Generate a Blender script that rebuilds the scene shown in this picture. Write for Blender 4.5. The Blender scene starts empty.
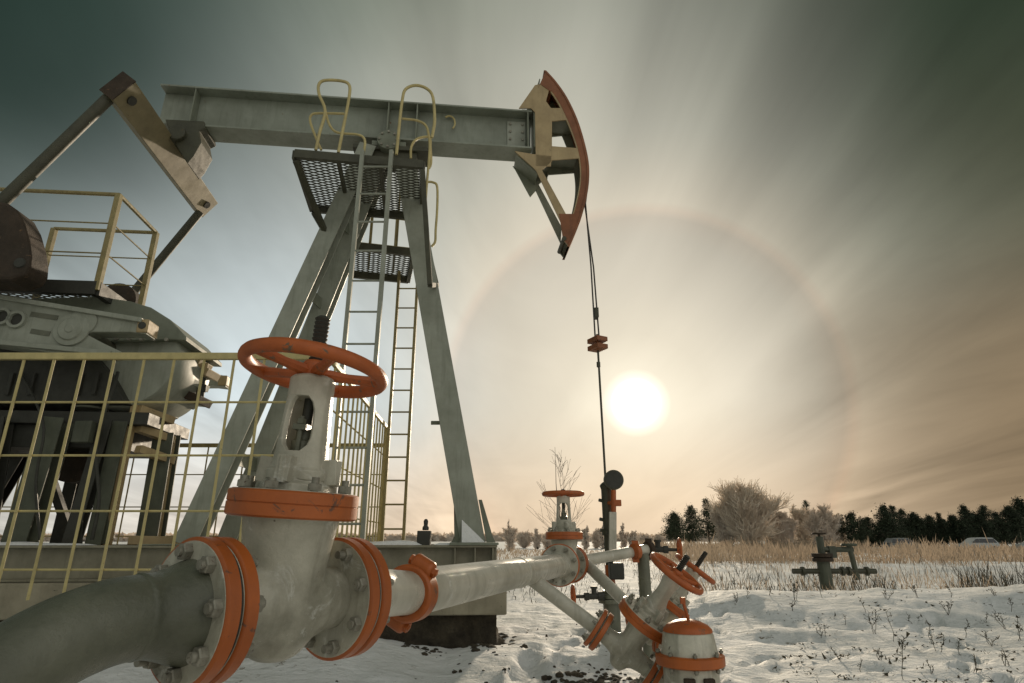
import bpy, bmesh, math, random
from mathutils import Vector, Matrix, noise
random.seed(7)
SC = bpy.context.scene
COL = SC.collection
rad = math.radians
PI = math.pi
V = Vector

# ------------------------------------------------------------------ camera
F_PX, PITCH, CAM_H = 600.0, rad(18.35), 0.9
cam = bpy.data.cameras.new('camera'); camo = bpy.data.objects.new('camera', cam); COL.objects.link(camo)
cam.sensor_width = 36; cam.lens = F_PX / 1024 * 36; cam.clip_start = 0.05; cam.clip_end = 6000
camo.location = (0, 0, CAM_H); camo.rotation_euler = (PI / 2 + PITCH, 0, 0)
SC.camera = camo
cp, sp = math.cos(PITCH), math.sin(PITCH)

def ray(px, py):            # surveying helper: direction of a sight line
    xc, yc = (px - 512) / F_PX, -(py - 341.5) / F_PX
    return V((xc, cp - yc * sp, sp + yc * cp))
def onY(px, py, Y):
    r = ray(px, py); return V((0, 0, CAM_H)) + r * (Y / r.y)
def onZ(px, py, z):
    r = ray(px, py); return V((0, 0, CAM_H)) + r * ((z - CAM_H) / r.z)
def onC(px, py, d):         # at depth d along the view axis
    return V((0, 0, CAM_H)) + ray(px, py) * d
def cam2w(x, y, z):
    return V((x, cp * z - sp * y, CAM_H + sp * z + cp * y))
# pumpjack frame (u along beam, v across, z up)
PO = V((-1.5, 6.45, 0)); PA = rad(5)
PU = V((math.cos(PA), math.sin(PA), 0)); PVv = V((-math.sin(PA), math.cos(PA), 0))
def pw(u, v, z): return PO + PU * u + PVv * v + V((0, 0, z))
def onv(px, py, v):
    r = ray(px, py); c = V((0, 0, CAM_H)); q = PO + PVv * v
    t = (q - c).dot(PVv) / r.dot(PVv); return c + r * t
def uz(px, py, v):
    p = onv(px, py, v) - PO; return (p.dot(PU), p.z)

# ------------------------------------------------------------------ materials
def s2l(c):
    return tuple(((x / 255) / 12.92 if x / 255 <= .04045 else ((x / 255 + .055) / 1.055) ** 2.4) for x in c)
def newmat(name):
    m = bpy.data.materials.new(name); m.use_nodes = True
    nt = m.node_tree; b = nt.nodes['Principled BSDF']; return m, nt, b
def nz(nt, scale, detail=6, rough=.6, vec=None, dist=0):
    n = nt.nodes.new('ShaderNodeTexNoise'); n.inputs['Scale'].default_value = scale
    n.inputs['Detail'].default_value = detail; n.inputs['Roughness'].default_value = rough
    n.inputs['Distortion'].default_value = dist
    if vec is not None: nt.links.new(vec, n.inputs['Vector'])
    return n.outputs['Fac']
def ramp(nt, fac, stops):
    r = nt.nodes.new('ShaderNodeValToRGB'); e = r.color_ramp.elements
    while len(e) < len(stops): e.new(.5)
    for k, (p, c) in enumerate(stops):
        e[k].position = p; e[k].color = (*c, 1) if len(c) == 3 else c
    nt.links.new(fac, r.inputs[0]); return r.outputs[0]
def mix(nt, fac, a, b):
    m = nt.nodes.new('ShaderNodeMix'); m.data_type = 'RGBA'
    for s, v in ((0, fac), (6, a), (7, b)):
        if isinstance(v, (int, float)): m.inputs[s].default_value = v
        elif isinstance(v, tuple): m.inputs[s].default_value = (*v, 1)
        else: nt.links.new(v, m.inputs[s])
    return m.outputs[2]
def bump(nt, b, h, strength=.3, dist=.01, prev=None):
    n = nt.nodes.new('ShaderNodeBump'); n.inputs['Strength'].default_value = strength
    n.inputs['Distance'].default_value = dist; nt.links.new(h, n.inputs['Height'])
    if prev is not None: nt.links.new(prev, n.inputs['Normal'])
    nt.links.new(n.outputs[0], b.inputs['Normal']); return n.outputs[0]
def coord(nt, scale=(1, 1, 1)):
    t = nt.nodes.new('ShaderNodeTexCoord'); m = nt.nodes.new('ShaderNodeMapping')
    m.inputs['Scale'].default_value = scale; nt.links.new(t.outputs['Object'], m.inputs[0]); return m.outputs[0]
BW = lambda v: (v, v, v)

def paint(name, base, dark, chip, rough=.45, sc=6, chips=.64, grime=.6, bmp=.25, bdist=.004, metal=0, frost=0):
    """weathered paint: grime clouds, chips to rust or primer, uneven gloss, dents"""
    m, nt, b = newmat(name); c = coord(nt)
    g = ramp(nt, nz(nt, sc, 8, .65, c), [(.35, BW(0)), (.72, BW(grime))])
    col = mix(nt, g, base, dark)
    st = nz(nt, 3, 6, .6, coord(nt, (6, 6, .7)), .3)                   # runs down the surface
    col = mix(nt, ramp(nt, st, [(.52, BW(0)), (.72, BW(.45))]), col, dark)
    ch = nz(nt, sc * 4.3, 10, .7, c, .6)
    cm = ramp(nt, ch, [(chips, BW(0)), (chips + .03, BW(1))])
    col = mix(nt, cm, col, chip)
    if frost:
        fr = nz(nt, sc * 2.2, 12, .75, c, 1.2)
        col = mix(nt, ramp(nt, fr, [(.60 - frost * .1, BW(0)), (.66, BW(.8))]), col, (.62, .62, .58))
    nt.links.new(col, b.inputs['Base Color'])
    rr = nt.nodes.new('ShaderNodeMapRange'); rr.inputs[3].default_value = rough - .12; rr.inputs[4].default_value = rough + .3
    nt.links.new(nz(nt, sc * 2, 5, .6, c), rr.inputs[0]); nt.links.new(rr.outputs[0], b.inputs['Roughness'])
    b.inputs['Metallic'].default_value = metal
    p = bump(nt, b, nz(nt, sc * 9, 8, .7, c), bmp, bdist)
    bump(nt, b, cm, -.4, .002, p)
    return m

M = {}
M['pipe'] = paint('pipe_paint', (.57, .55, .47), (.21, .20, .15), (.10, .07, .045), .22, 2.6, .67, .85, .25, .004, 0, .15)
M['cast'] = paint('cast_paint', (.56, .54, .45), (.115, .11, .075), (.08, .06, .04), .22, 3.2, .655, .95, .5, .006, 0, .45)
M['darkpipe'] = paint('dark_pipe', (.14, .145, .105), (.045, .05, .033), (.07, .055, .04), .24, 4, .70, .9, .5, .007)
M['orange'] = paint('orange_paint', (.44, .108, .016), (.24, .060, .012), (.13, .055, .03), .34, 4, .615, .9, .2, .003)
M['wheel'] = paint('wheel_paint', (.45, .105, .018), (.25, .06, .013), (.13, .09, .055), .42, 8, .60, .8, .35, .004)
M['pump'] = paint('pump_paint', (.20, .22, .17), (.09, .10, .07), (.12, .07, .045), .45, 2.2, .68, .7, .2, .004)
M['beamp'] = paint('beam_paint', (.27, .30, .25), (.12, .13, .10), (.14, .075, .04), .38, 1.4, .66, .8, .25, .004)
M['pumpl'] = paint('pump_light_paint', (.30, .32, .27), (.13, .14, .105), (.12, .08, .05), .42, 3, .68, .6, .2, .004)
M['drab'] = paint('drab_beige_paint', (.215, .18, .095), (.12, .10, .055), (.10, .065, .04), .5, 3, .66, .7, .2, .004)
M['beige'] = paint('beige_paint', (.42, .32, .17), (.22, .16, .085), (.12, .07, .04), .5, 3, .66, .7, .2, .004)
M['headred'] = paint('red_brown_paint', (.25, .085, .028), (.12, .045, .018), (.09, .05, .03), .5, 3, .66, .8, .2, .004)
M['rust'] = paint('rusty_brown', (.042, .026, .014), (.018, .014, .009), (.12, .07, .035), .7, 4, .62, .9, .5, .01)
M['dark'] = paint('dark_steel', (.035, .036, .028), (.018, .018, .014), (.08, .05, .03), .5, 6, .68, .7, .3, .004)
M['frame'] = paint('frame_paint', (.26, .245, .18), (.12, .11, .075), (.12, .07, .045), .5, 3, .66, .8, .3, .004)
M['stand'] = paint('dark_green_steel', (.085, .095, .066), (.032, .036, .025), (.09, .055, .03), .5, 3, .66, .8, .3, .004)  # dark green; on the stand posts the shade there is put into the colour
M['olive'] = paint('olive_steel', (.06, .06, .035), (.03, .03, .02), (.09, .06, .03), .5, 6, .66, .7, .3, .004)
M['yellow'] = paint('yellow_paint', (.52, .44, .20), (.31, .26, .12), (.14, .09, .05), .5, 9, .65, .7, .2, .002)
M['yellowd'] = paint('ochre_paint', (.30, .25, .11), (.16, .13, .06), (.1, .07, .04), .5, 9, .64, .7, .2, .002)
M['bolt'] = paint('bolt_steel', (.30, .29, .24), (.12, .11, .085), (.10, .06, .04), .35, 30, .6, .8, .4, .002, .3)
M['concrete'] = paint('concrete', (.33, .30, .22), (.16, .145, .105), (.09, .085, .06), .85, 3, .64, .8, .6, .01)
M['carpaint'] = paint('car_paint', (.42, .44, .44), (.3, .31, .31), (.3, .3, .3), .25, 2, .8, .3, .02, .001)
M['cargrey'] = paint('car_grey', (.16, .17, .17), (.12, .12, .12), (.1, .1, .1), .25, 2, .8, .3, .02, .001)
m, nt, b = newmat('glass_dark'); b.inputs['Base Color'].default_value = (.02, .025, .03, 1); b.inputs['Roughness'].default_value = .08; M['glass'] = m
m, nt, b = newmat('tyre'); b.inputs['Base Color'].default_value = (.02, .02, .02, 1); b.inputs['Roughness'].default_value = .8; M['tyre'] = m
m, nt, b = newmat('lamp_glass'); b.inputs['Base Color'].default_value = (.6, .6, .6, 1); b.inputs['Roughness'].default_value = .15; M['lampg'] = m

def flat(name, a, c2, sc=3, rough=.9, bmp=.3, bd=.02, trans=0):
    m, nt, b = newmat(name); c = coord(nt)
    nt.links.new(mix(nt, ramp(nt, nz(nt, sc, 6, .65, c), [(.35, BW(0)), (.65, BW(1))]), a, c2), b.inputs['Base Color'])
    b.inputs['Roughness'].default_value = rough
    bump(nt, b, nz(nt, sc * 5, 6, .7, c), bmp, bd)
    if trans:
        t = nt.nodes.new('ShaderNodeBsdfTranslucent'); t.inputs[0].default_value = (*a, 1); mx = nt.nodes.new('ShaderNodeMixShader'); mx.inputs[0].default_value = trans
        nt.links.new(b.outputs[0], mx.inputs[1]); nt.links.new(t.outputs[0], mx.inputs[2]); nt.links.new(mx.outputs[0], nt.nodes['Material Output'].inputs[0])
    return m
M['soil'] = flat('soil', (.095, .078, .052), (.03, .024, .016), 6, .95, 1, .04)
M['bark'] = flat('bark', (.10, .085, .065), (.05, .042, .032), 8)
M['twig'] = flat('frosted_twig', (.86, .79, .72), (.72, .64, .56), .5, trans=.5)
M['twigd'] = flat('half_frosted_twig', (.90, .83, .75), (.68, .60, .50), .5, trans=.5)
M['twigp'] = flat('bare_twig', (.14, .11, .08), (.08, .065, .05), 2)
M['needle'] = flat('pine_needle', (.045, .06, .03), (.016, .026, .013), .8)
M['needle2'] = flat('pine_needle_frosted', (.095, .105, .065), (.03, .045, .022), .8)
M['reed'] = flat('dry_reed', (.42, .335, .25), (.13, .095, .065), .12, trans=.4)
M['weed'] = flat('weed', (.085, .075, .045), (.04, .035, .02), 3)

# snow
def snow_mat(name, soilmask=False):
    m, nt, b = newmat(name); c = coord(nt)
    col = mix(nt, ramp(nt, nz(nt, .8, 6, .6, c), [(.35, BW(0)), (.7, BW(1))]), (.76, .77, .78), (.64, .65, .64))
    if soilmask:
        d = nz(nt, 9, 12, .72, c, .3); d2 = nz(nt, .55, 4, .5, c)
        mm = nt.nodes.new('ShaderNodeMath'); mm.operation = 'MULTIPLY'
        nt.links.new(ramp(nt, d, [(.60, BW(0)), (.63, BW(1))]), mm.inputs[0]); nt.links.new(ramp(nt, d2, [(.46, BW(0)), (.6, BW(1))]), mm.inputs[1])
        col = mix(nt, mm.outputs[0], col, (.16, .13, .09))
    nt.links.new(col, b.inputs['Base Color']); b.inputs['Roughness'].default_value = .8
    b.inputs['Specular IOR Level'].default_value = .2
    p = bump(nt, b, nz(nt, 3.5, 6, .6, coord(nt, (1, 1.7, 1))), .8, .08)
    p = bump(nt, b, nz(nt, 18, 6, .65, c), .7, .02, p)
    bump(nt, b, nz(nt, 160, 3, .6, c), .25, .002, p)
    return m
M['snow'] = snow_mat('snow', True); M['snowcap'] = snow_mat('snow_cap')

# ------------------------------------------------------------------ mesh builder
class MB:
    def __init__(s): s.v = []; s.f = []; s.sm = []
    def add(s, vs, fs, sm=False):
        o = len(s.v); s.v += [V(p) for p in vs]; s.f += [[i + o for i in f] for f in fs]; s.sm += [sm] * len(fs); return s
    def box(s, c, size, R=None):
        x, y, z = [a / 2 for a in size]; c = V(c)
        ps = [V((i * x, j * y, k * z)) for i in (-1, 1) for j in (-1, 1) for k in (-1, 1)]
        if R is not None: ps = [R @ p for p in ps]
        return s.add([c + p for p in ps], [(0, 1, 3, 2), (4, 6, 7, 5), (0, 4, 5, 1), (2, 3, 7, 6), (0, 2, 6, 4), (1, 5, 7, 3)])
    def frame(s, p0, p1, up=None):
        d = (V(p1) - V(p0)); L = d.length; d.normalize()
        up = V(up) if up is not None else (V((0, 0, 1)) if abs(d.z) < .95 else V((0, 1, 0)))
        x = d.cross(up).normalized(); y = x.cross(d).normalized()
        return Matrix((x, y, d)).transposed(), L      # columns x(side), y(up), z(along)
    def beam(s, p0, p1, w, h, up=None):
        R, L = s.frame(p0, p1, up); return s.box((V(p0) + V(p1)) / 2, (w, h, L), R)
    def ibeam(s, p0, p1, h, w, tf=.015, tw=.012, up=None):
        R, L = s.frame(p0, p1, up); c = (V(p0) + V(p1)) / 2
        for k in (-1, 1): s.box(c + R @ V((0, k * (h - tf) / 2, 0)), (w, tf, L), R)
        return s.box(c, (tw, h - 2 * tf, L), R)
    def channel(s, p0, p1, h, w, t=.012, up=None, side=1):
        R, L = s.frame(p0, p1, up); c = (V(p0) + V(p1)) / 2
        s.box(c, (t, h, L), R)
        for k in (-1, 1): s.box(c + R @ V((side * (w / 2 + t / 2), k * (h - t) / 2, 0)), (w, t, L), R)
        return s
    def lathe(s, p0, d, prof, n=32, sm=True, a0=0, a1=2 * PI, up=None):
        d = V(d).normalized(); R, _ = s.frame(V((0, 0, 0)), d, up); p0 = V(p0)
        full = abs(a1 - a0 - 2 * PI) < 1e-6; k = n if full else n + 1
        vs = []; fs = []
        for (t, r) in prof:
            for i in range(k):
                a = a0 + (a1 - a0) * i / n
                vs.append(p0 + R @ V((r * math.cos(a), r * math.sin(a), t)))
        for j in range(len(prof) - 1):
            for i in range(n):
                i2 = (i + 1) % k if full else i + 1
                fs.append((j * k + i, j * k + i2, (j + 1) * k + i2, (j + 1) * k + i))
        if full:
            if prof[0][1] > 1e-5 and prof[0] != prof[-1]: fs.append(tuple(range(k))[::-1])
            if prof[-1][1] > 1e-5 and prof[0] != prof[-1]: fs.append(tuple(range((len(prof) - 1) * k, len(prof) * k)))
        return s.add(vs, fs, sm)
    def tube(s, p0, p1, r0, r1=None, n=16):
        r1 = r0 if r1 is None else r1; L = (V(p1) - V(p0)).length
        return s.lathe(p0, V(p1) - V(p0), [(0, r0), (L, r1)], n)
    def path(s, pts, r, n=10, closed=False, sub=0):
        pts = [V(p) for p in pts]
        if sub:
            P = []; N = len(pts)
            for i in range(N if closed else N - 1):
                a = pts[(i - 1) % N] if closed or i > 0 else pts[i] * 2 - pts[i + 1]
                b_, c_ = pts[i], pts[(i + 1) % N]
                d_ = pts[(i + 2) % N] if closed or i + 2 < N else c_ * 2 - b_
                for k in range(sub):
                    t = k / sub
                    P.append(.5 * ((2 * b_) + (c_ - a) * t + (2 * a - 5 * b_ + 4 * c_ - d_) * t * t + (-a + 3 * b_ - 3 * c_ + d_) * t ** 3))
            if not closed: P.append(pts[-1])
            pts = P
        N = len(pts); vs = []; fs = []; up = None
        for i, p in enumerate(pts):
            if closed: d = (pts[(i + 1) % N] - pts[i - 1])
            else: d = pts[min(i + 1, N - 1)] - pts[max(i - 1, 0)]
            d.normalize()
            if up is None: up = V((0, 0, 1)) if abs(d.z) < .9 else V((0, 1, 0))
            x = d.cross(up).normalized(); up = x.cross(d).normalized()
            rr = r[min(i, len(r) - 1)] if isinstance(r, (list, tuple)) else r
            for k in range(n):
                a = 2 * PI * k / n; vs.append(p + x * rr * math.cos(a) + up * rr * math.sin(a))
        for i in range(N if closed else N - 1):
            j = (i + 1) % N
            for k in range(n): fs.append((i * n + k, i * n + (k + 1) % n, j * n + (k + 1) % n, j * n + k))
        if not closed: fs += [tuple(range(n))[::-1], tuple(range((N - 1) * n, N * n))]
        return s.add(vs, fs, True)
    def torus(s, c, d, R_, r, n=64, m=12, flat_=1.0):
        d = V(d).normalized(); R, _ = s.frame(V((0, 0, 0)), d); vs = []; fs = []
        for i in range(n):
            a = 2 * PI * i / n
            for k in range(m):
                b_ = 2 * PI * k / m; q = R_ + r * math.cos(b_)
                vs.append(V(c) + R @ V((q * math.cos(a), q * math.sin(a), r * flat_ * math.sin(b_))))
        for i in range(n):
            for k in range(m):
                i2, k2 = (i + 1) % n, (k + 1) % m
                fs.append((i * m + k, i2 * m + k, i2 * m + k2, i * m + k2))
        return s.add(vs, fs, True)
    def prism(s, pts, ext):             # planar outline (3D points) extruded by vector ext
        n = len(pts); pts = [V(p) for p in pts]; ext = V(ext)
        vs = pts + [p + ext for p in pts]
        fs = [tuple(range(n))[::-1], tuple(range(n, 2 * n))] + [(i, (i + 1) % n, (i + 1) % n + n, i + n) for i in range(n)]
        return s.add(vs, fs)
    def pprism(s, uzs, v0, v1):         # outline in the pumpjack's u,z plane
        return s.prism([pw(u, v0, z) for u, z in uzs], PVv * (v1 - v0))
    def sphere(s, c, r, n=16, sz=1):
        return s.lathe(V(c) - V((0, 0, r * sz)), (0, 0, 1), [(r * sz * (1 - math.cos(PI * i / 8)), max(r * math.sin(PI * i / 8), 0)) for i in range(9)], n)
    def tri(s, a, b_, c): return s.add([a, b_, c], [(0, 1, 2)])
    def mesh(s, name, mat, origin=V((0, 0, 0))):
        me = bpy.data.meshes.new(name)
        me.from_pydata([tuple(p - origin) for p in s.v], [], s.f)
        me.polygons.foreach_set('use_smooth', s.sm)
        me.materials.append(mat)
        if len(s.v) < 30000:
            bm = bmesh.new(); bm.from_mesh(me)
            bmesh.ops.remove_doubles(bm, verts=bm.verts, dist=1e-5)
            bmesh.ops.recalc_face_normals(bm, faces=bm.faces)
            for e in bm.edges:
                if len(e.link_faces) == 2 and e.calc_face_angle(0) > rad(38): e.smooth = False
            bm.to_mesh(me); bm.free()
        me.update(); return me
    def build(s, name, mat, parent=None, bevel=0, remesh=0, origin=None):
        og = origin if origin is not None else (V(parent['_o']) if parent is not None and '_o' in parent else V((0, 0, 0)))
        o = bpy.data.objects.new(name, s.mesh(name, mat, og)); COL.objects.link(o)
        if parent is not None: o.parent = parent
        if bevel:
            b_ = o.modifiers.new('bevel', 'BEVEL'); b_.width = bevel; b_.segments = 2; b_.limit_method = 'ANGLE'; b_.angle_limit = rad(40)
        if remesh:
            r_ = o.modifiers.new('remesh', 'REMESH'); r_.mode = 'VOXEL'; r_.voxel_size = remesh; r_.use_smooth_shade = True
            sm = o.modifiers.new('smooth', 'SMOOTH'); sm.factor = .5; sm.iterations = 8
        return o

def tag(o, label=None, cat=None, group=None, kind=None):
    if label: o['label'] = label
    if cat: o['category'] = cat
    if group: o['group'] = group
    if kind: o['kind'] = kind
    return o
ORIG = {}
def thing(name, loc, label, cat, group=None, matrix=None):
    o = bpy.data.objects.new(name, None); COL.objects.link(o); o.empty_display_size = .1
    if matrix is not None: o.matrix_world = matrix; ORIG[o.name] = V((0, 0, 0))
    else: o.location = loc; ORIG[o.name] = V(loc)
    return tag(o, label, cat, group)
def part(mb, name, mat, root, par=None, bevel=0, remesh=0):
    """a mesh under root (or, as a sub-part, under par); vertices are kept relative to root's origin"""
    o = mb.build(name, M[mat], None, bevel, remesh, ORIG[root.name]); o.parent = par if par is not None else root; return o
def dup_part(src, par, mat4=None):
    c = src.copy(); COL.objects.link(c); c.parent = par
    if mat4 is not None: c.matrix_local = mat4
    return c
def copy_tree(o, parent=None):
    c = o.copy(); COL.objects.link(c); c.parent = parent
    for ch in list(o.children): copy_tree(ch, c)
    return c

# ------------------------------------------------------------------ world
SUN_AZ, SUN_EL = math.atan2(124, 588.9), math.atan2(130.5, 601.8)
SUN = V((math.sin(SUN_AZ) * math.cos(SUN_EL), math.cos(SUN_AZ) * math.cos(SUN_EL), math.sin(SUN_EL)))
def build_world():
    w = bpy.data.worlds.new('World'); SC.world = w; w.use_nodes = True
    nt = w.node_tree; nt.nodes.clear(); L = nt.links.new
    out = nt.nodes.new('ShaderNodeOutputWorld')
    tc = nt.nodes.new('ShaderNodeTexCoord'); D = tc.outputs['Generated']
    def mth(op, a, b_=None, c_=None, clamp=False):
        n = nt.nodes.new('ShaderNodeMath'); n.operation = op; n.use_clamp = clamp
        for i, x in enumerate((a, b_, c_)):
            if x is None: continue
            if isinstance(x, (int, float)): n.inputs[i].default_value = x
            else: L(x, n.inputs[i])
        return n.outputs[0]
    def dotv(vec):
        n = nt.nodes.new('ShaderNodeVectorMath'); n.operation = 'DOT_PRODUCT'; L(D, n.inputs[0]); n.inputs[1].default_value = vec
        return n.outputs['Value']
    def ang(vec): return mth('MULTIPLY', mth('ARCCOSINE', dotv(tuple(V(vec).normalized()))), 180 / PI)
    def smooth(x, lo, hi):      # 1 at lo, 0 at hi
        n = nt.nodes.new('ShaderNodeMapRange'); n.interpolation_type = 'SMOOTHSTEP'
        L(x, n.inputs[0]); n.inputs[1].default_value = lo; n.inputs[2].default_value = hi
        n.inputs[3].default_value = 1; n.inputs[4].default_value = 0; return n.outputs[0]
    a = ang(SUN)
    sep = nt.nodes.new('ShaderNodeSeparateXYZ'); L(D, sep.inputs[0]); X, Y, Z = sep.outputs
    # cirrus: noise on a flat layer overhead, drawn out along the view
    den = mth('ADD', mth('MAXIMUM', Z, 0), .10)
    cx = nt.nodes.new('ShaderNodeCombineXYZ'); L(mth('DIVIDE', X, den), cx.inputs[0]); L(mth('DIVIDE', Y, den), cx.inputs[1])
    mp = nt.nodes.new('ShaderNodeMapping'); mp.inputs['Rotation'].default_value = (0, 0, rad(-21)); mp.inputs['Scale'].default_value = (1.15, .17, 1)
    L(cx.outputs[0], mp.inputs[0])
    n1 = nz(nt, 1.2, 6, .54, mp.outputs[0], .9)
    mp2 = nt.nodes.new('ShaderNodeMapping'); mp2.inputs['Rotation'].default_value = (0, 0, rad(-38)); mp2.inputs['Scale'].default_value = (1.2, .42, 1)
    L(cx.outputs[0], mp2.inputs[0])
    n2 = nz(nt, 1.0, 5, .55, mp2.outputs[0], 1.0)
    n3 = nz(nt, 1.6, 4, .5, D)
    cl = mth('ADD', mth('ADD', mth('MULTIPLY', mth('MULTIPLY', mth('SUBTRACT', n1, .5), .80), mth('SUBTRACT', 1.0, mth('MULTIPLY', smooth(a, 6, 30), .8))), mth('MULTIPLY', mth('MULTIPLY', mth('SUBTRACT', n2, .5), 1.0), mth('SUBTRACT', 1.0, mth('MULTIPLY', smooth(a, 8, 32), .72)))), 1.0)
    aw = mth('ADD', a, mth('MULTIPLY', mth('SUBTRACT', n3, .5), 9))
    base = ramp(nt, mth('DIVIDE', aw, 180), [(0.0, s2l((228, 219, 200))), (5 / 180, s2l((219, 210, 191))), (12 / 180, s2l((211, 203, 186))),
        (19 / 180, s2l((208, 200, 183))), (26 / 180, s2l((190, 187, 172))), (34 / 180, s2l((163, 163, 150))), (42 / 180, s2l((120, 126, 113))),
        (51 / 180, s2l((74, 88, 76))), (60 / 180, s2l((38, 58, 48))), (80 / 180, s2l((80, 90, 84))), (110 / 180, s2l((160, 163, 155))), (1, s2l((180, 180, 170)))])  # last stops: unseen sky behind the camera, brightened to fill front faces
    base = mix(nt, mth('MULTIPLY', smooth(ang((.85, -.62, .55)), 5, 62), .85), base, s2l((242, 238, 228)))  # added bright patch, unseen behind right, to light and shape the front faces
    base = mix(nt, mth('MULTIPLY', smooth(ang((-.9, -.35, .35)), 5, 60), .7), base, s2l((84, 92, 86)))  # added dark patch, unseen behind left, for contrast on the forms
    base = mix(nt, mth('MULTIPLY', smooth(ang(ray(215, 415)), 5, 28), .92), base, s2l((214, 226, 230)))
    base = mix(nt, mth('MULTIPLY', smooth(ang(ray(190, 235)), 2, 30), .6), base, s2l((156, 163, 162)))
    base = mix(nt, mth('MULTIPLY', smooth(ang(ray(1090, 0)), 6, 36), .92), base, s2l((16, 36, 17)))
    base = mix(nt, mth('MULTIPLY', smooth(ang(ray(20, 20)), 3, 25), .85), base, s2l((22, 42, 34)))
    base = mix(nt, mth('MULTIPLY', smooth(ang(ray(1100, 330)), 4, 27), .65), base, s2l((78, 76, 58)))
    # warm horizon
    el = mth('MULTIPLY', mth('ARCSINE', Z), 180 / PI)
    fr = smooth(a, 20, 75)
    base = mix(nt, mth('MULTIPLY', mth('MULTIPLY', smooth(el, 0, 13), fr), .75), base, s2l((226, 198, 166)))
    # dark veil low on the right
    base = mix(nt, mth('MULTIPLY', mth('MULTIPLY', smooth(ang(ray(1100, 470)), 3, 27), smooth(el, 14, 26)), .9), base, s2l((120, 102, 78)))
    mulc = nt.nodes.new('ShaderNodeVectorMath'); mulc.operation = 'SCALE'; L(base, mulc.inputs[0]); L(cl, mulc.inputs[3])
    c0 = mulc.outputs[0]
    # 22-degree halo: thin brownish inner ring, faint brighter outside; darker inside
    hal = ramp(nt, mth('DIVIDE', a, 40), [(0, BW(1)), (8 / 40, BW(.99)), (15.5 / 40, (.90, .905, .91)), (17.2 / 40, (.905, .885, .88)), (17.9 / 40, (1.05, .985, .955)),
        (18.6 / 40, (1.10, 1.085, 1.06)), (25 / 40, BW(1.03)), (1, BW(1))])
    mh = nt.nodes.new('ShaderNodeVectorMath'); mh.operation = 'MULTIPLY'; L(c0, mh.inputs[0]); L(hal, mh.inputs[1])
    # sun seen through the veil: disc and aureole
    glow = ramp(nt, mth('DIVIDE', a, 20), [(0, BW(1.6)), (1.55 / 20, BW(1.3)), (2.35 / 20, (.36, .345, .29)), (3.2 / 20, (.11, .105, .08)), (6.5 / 20, (.035, .032, .02)), (1, BW(0))])
    ad = nt.nodes.new('ShaderNodeVectorMath'); ad.operation = 'ADD'; L(mh.outputs[0], ad.inputs[0]); L(glow, ad.inputs[1])
    bg = nt.nodes.new('ShaderNodeBackground'); L(ad.outputs[0], bg.inputs[0]); bg.inputs[1].default_value = 1.0
    sky = nt.nodes.new('ShaderNodeTexSky'); sky.sky_type = 'NISHITA'; sky.sun_disc = False
    sky.sun_elevation = SUN_EL; sky.sun_rotation = SUN_AZ; sky.air_density = 1; sky.dust_density = 3
    b2 = nt.nodes.new('ShaderNodeBackground'); L(sky.outputs[0], b2.inputs[0]); b2.inputs[1].default_value = .05
    mxs = nt.nodes.new('ShaderNodeMixShader'); mxs.inputs[0].default_value = .02
    L(bg.outputs[0], mxs.inputs[1]); L(b2.outputs[0], mxs.inputs[2]); L(mxs.outputs[0], out.inputs[0])
    ld = bpy.data.lights.new('sun', 'SUN'); ld.energy = 3.2; ld.angle = rad(2.5); ld.color = (1, .83, .62)
    lo = bpy.data.objects.new('sun', ld); COL.objects.link(lo); lo.rotation_euler = SUN.to_track_quat('Z', 'Y').to_euler()
build_world()

# ------------------------------------------------------------------ ground
def sstep(x, a, b_):
    t = max(0, min(1, (x - a) / (b_ - a))); return t * t * (3 - 2 * t)
FEET = []
for k_, (ax_, ay_, bx_, by_, n_) in enumerate(((.9, 3.6, 2.9, 9.5, 12), (.2, 4.9, 3.2, 5.6, 8), (2.6, 3.3, 4.6, 7.5, 9), (.1, 4.2, .6, 7.2, 7))):
    dx_, dy_ = bx_ - ax_, by_ - ay_; l_ = math.hypot(dx_, dy_); dx_ /= l_; dy_ /= l_
    for i_ in range(n_):
        t_ = (i_ + .3 * random.random()) / n_ * l_; o_ = (.11 if i_ % 2 else -.11) + random.uniform(-.04, .04); g_ = random.uniform(-.3, .3)
        FEET.append((ax_ + dx_ * t_ - dy_ * o_, ay_ + dy_ * t_ + dx_ * o_, dx_ * math.cos(g_) - dy_ * math.sin(g_), dx_ * math.sin(g_) + dy_ * math.cos(g_)))
def ghz(x, y):
    r = math.hypot(x, y)
    return ghz0(x, y) + (foot(x, y) if 2.8 < r < 10.5 and x > -.3 else 0)
def foot(x, y):
    z = 0
    for fx, fy, dx, dy in FEET:
        ex, ey = x - fx, y - fy
        if abs(ex) > .35 or abs(ey) > .35: continue
        u, v = (ex * dx + ey * dy) / .15, (-ex * dy + ey * dx) / .07; q = u * u + v * v
        z += -.055 * math.exp(-q * q * .8) + .014 * math.exp(-(q - 2.4) ** 2)
    return z
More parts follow.
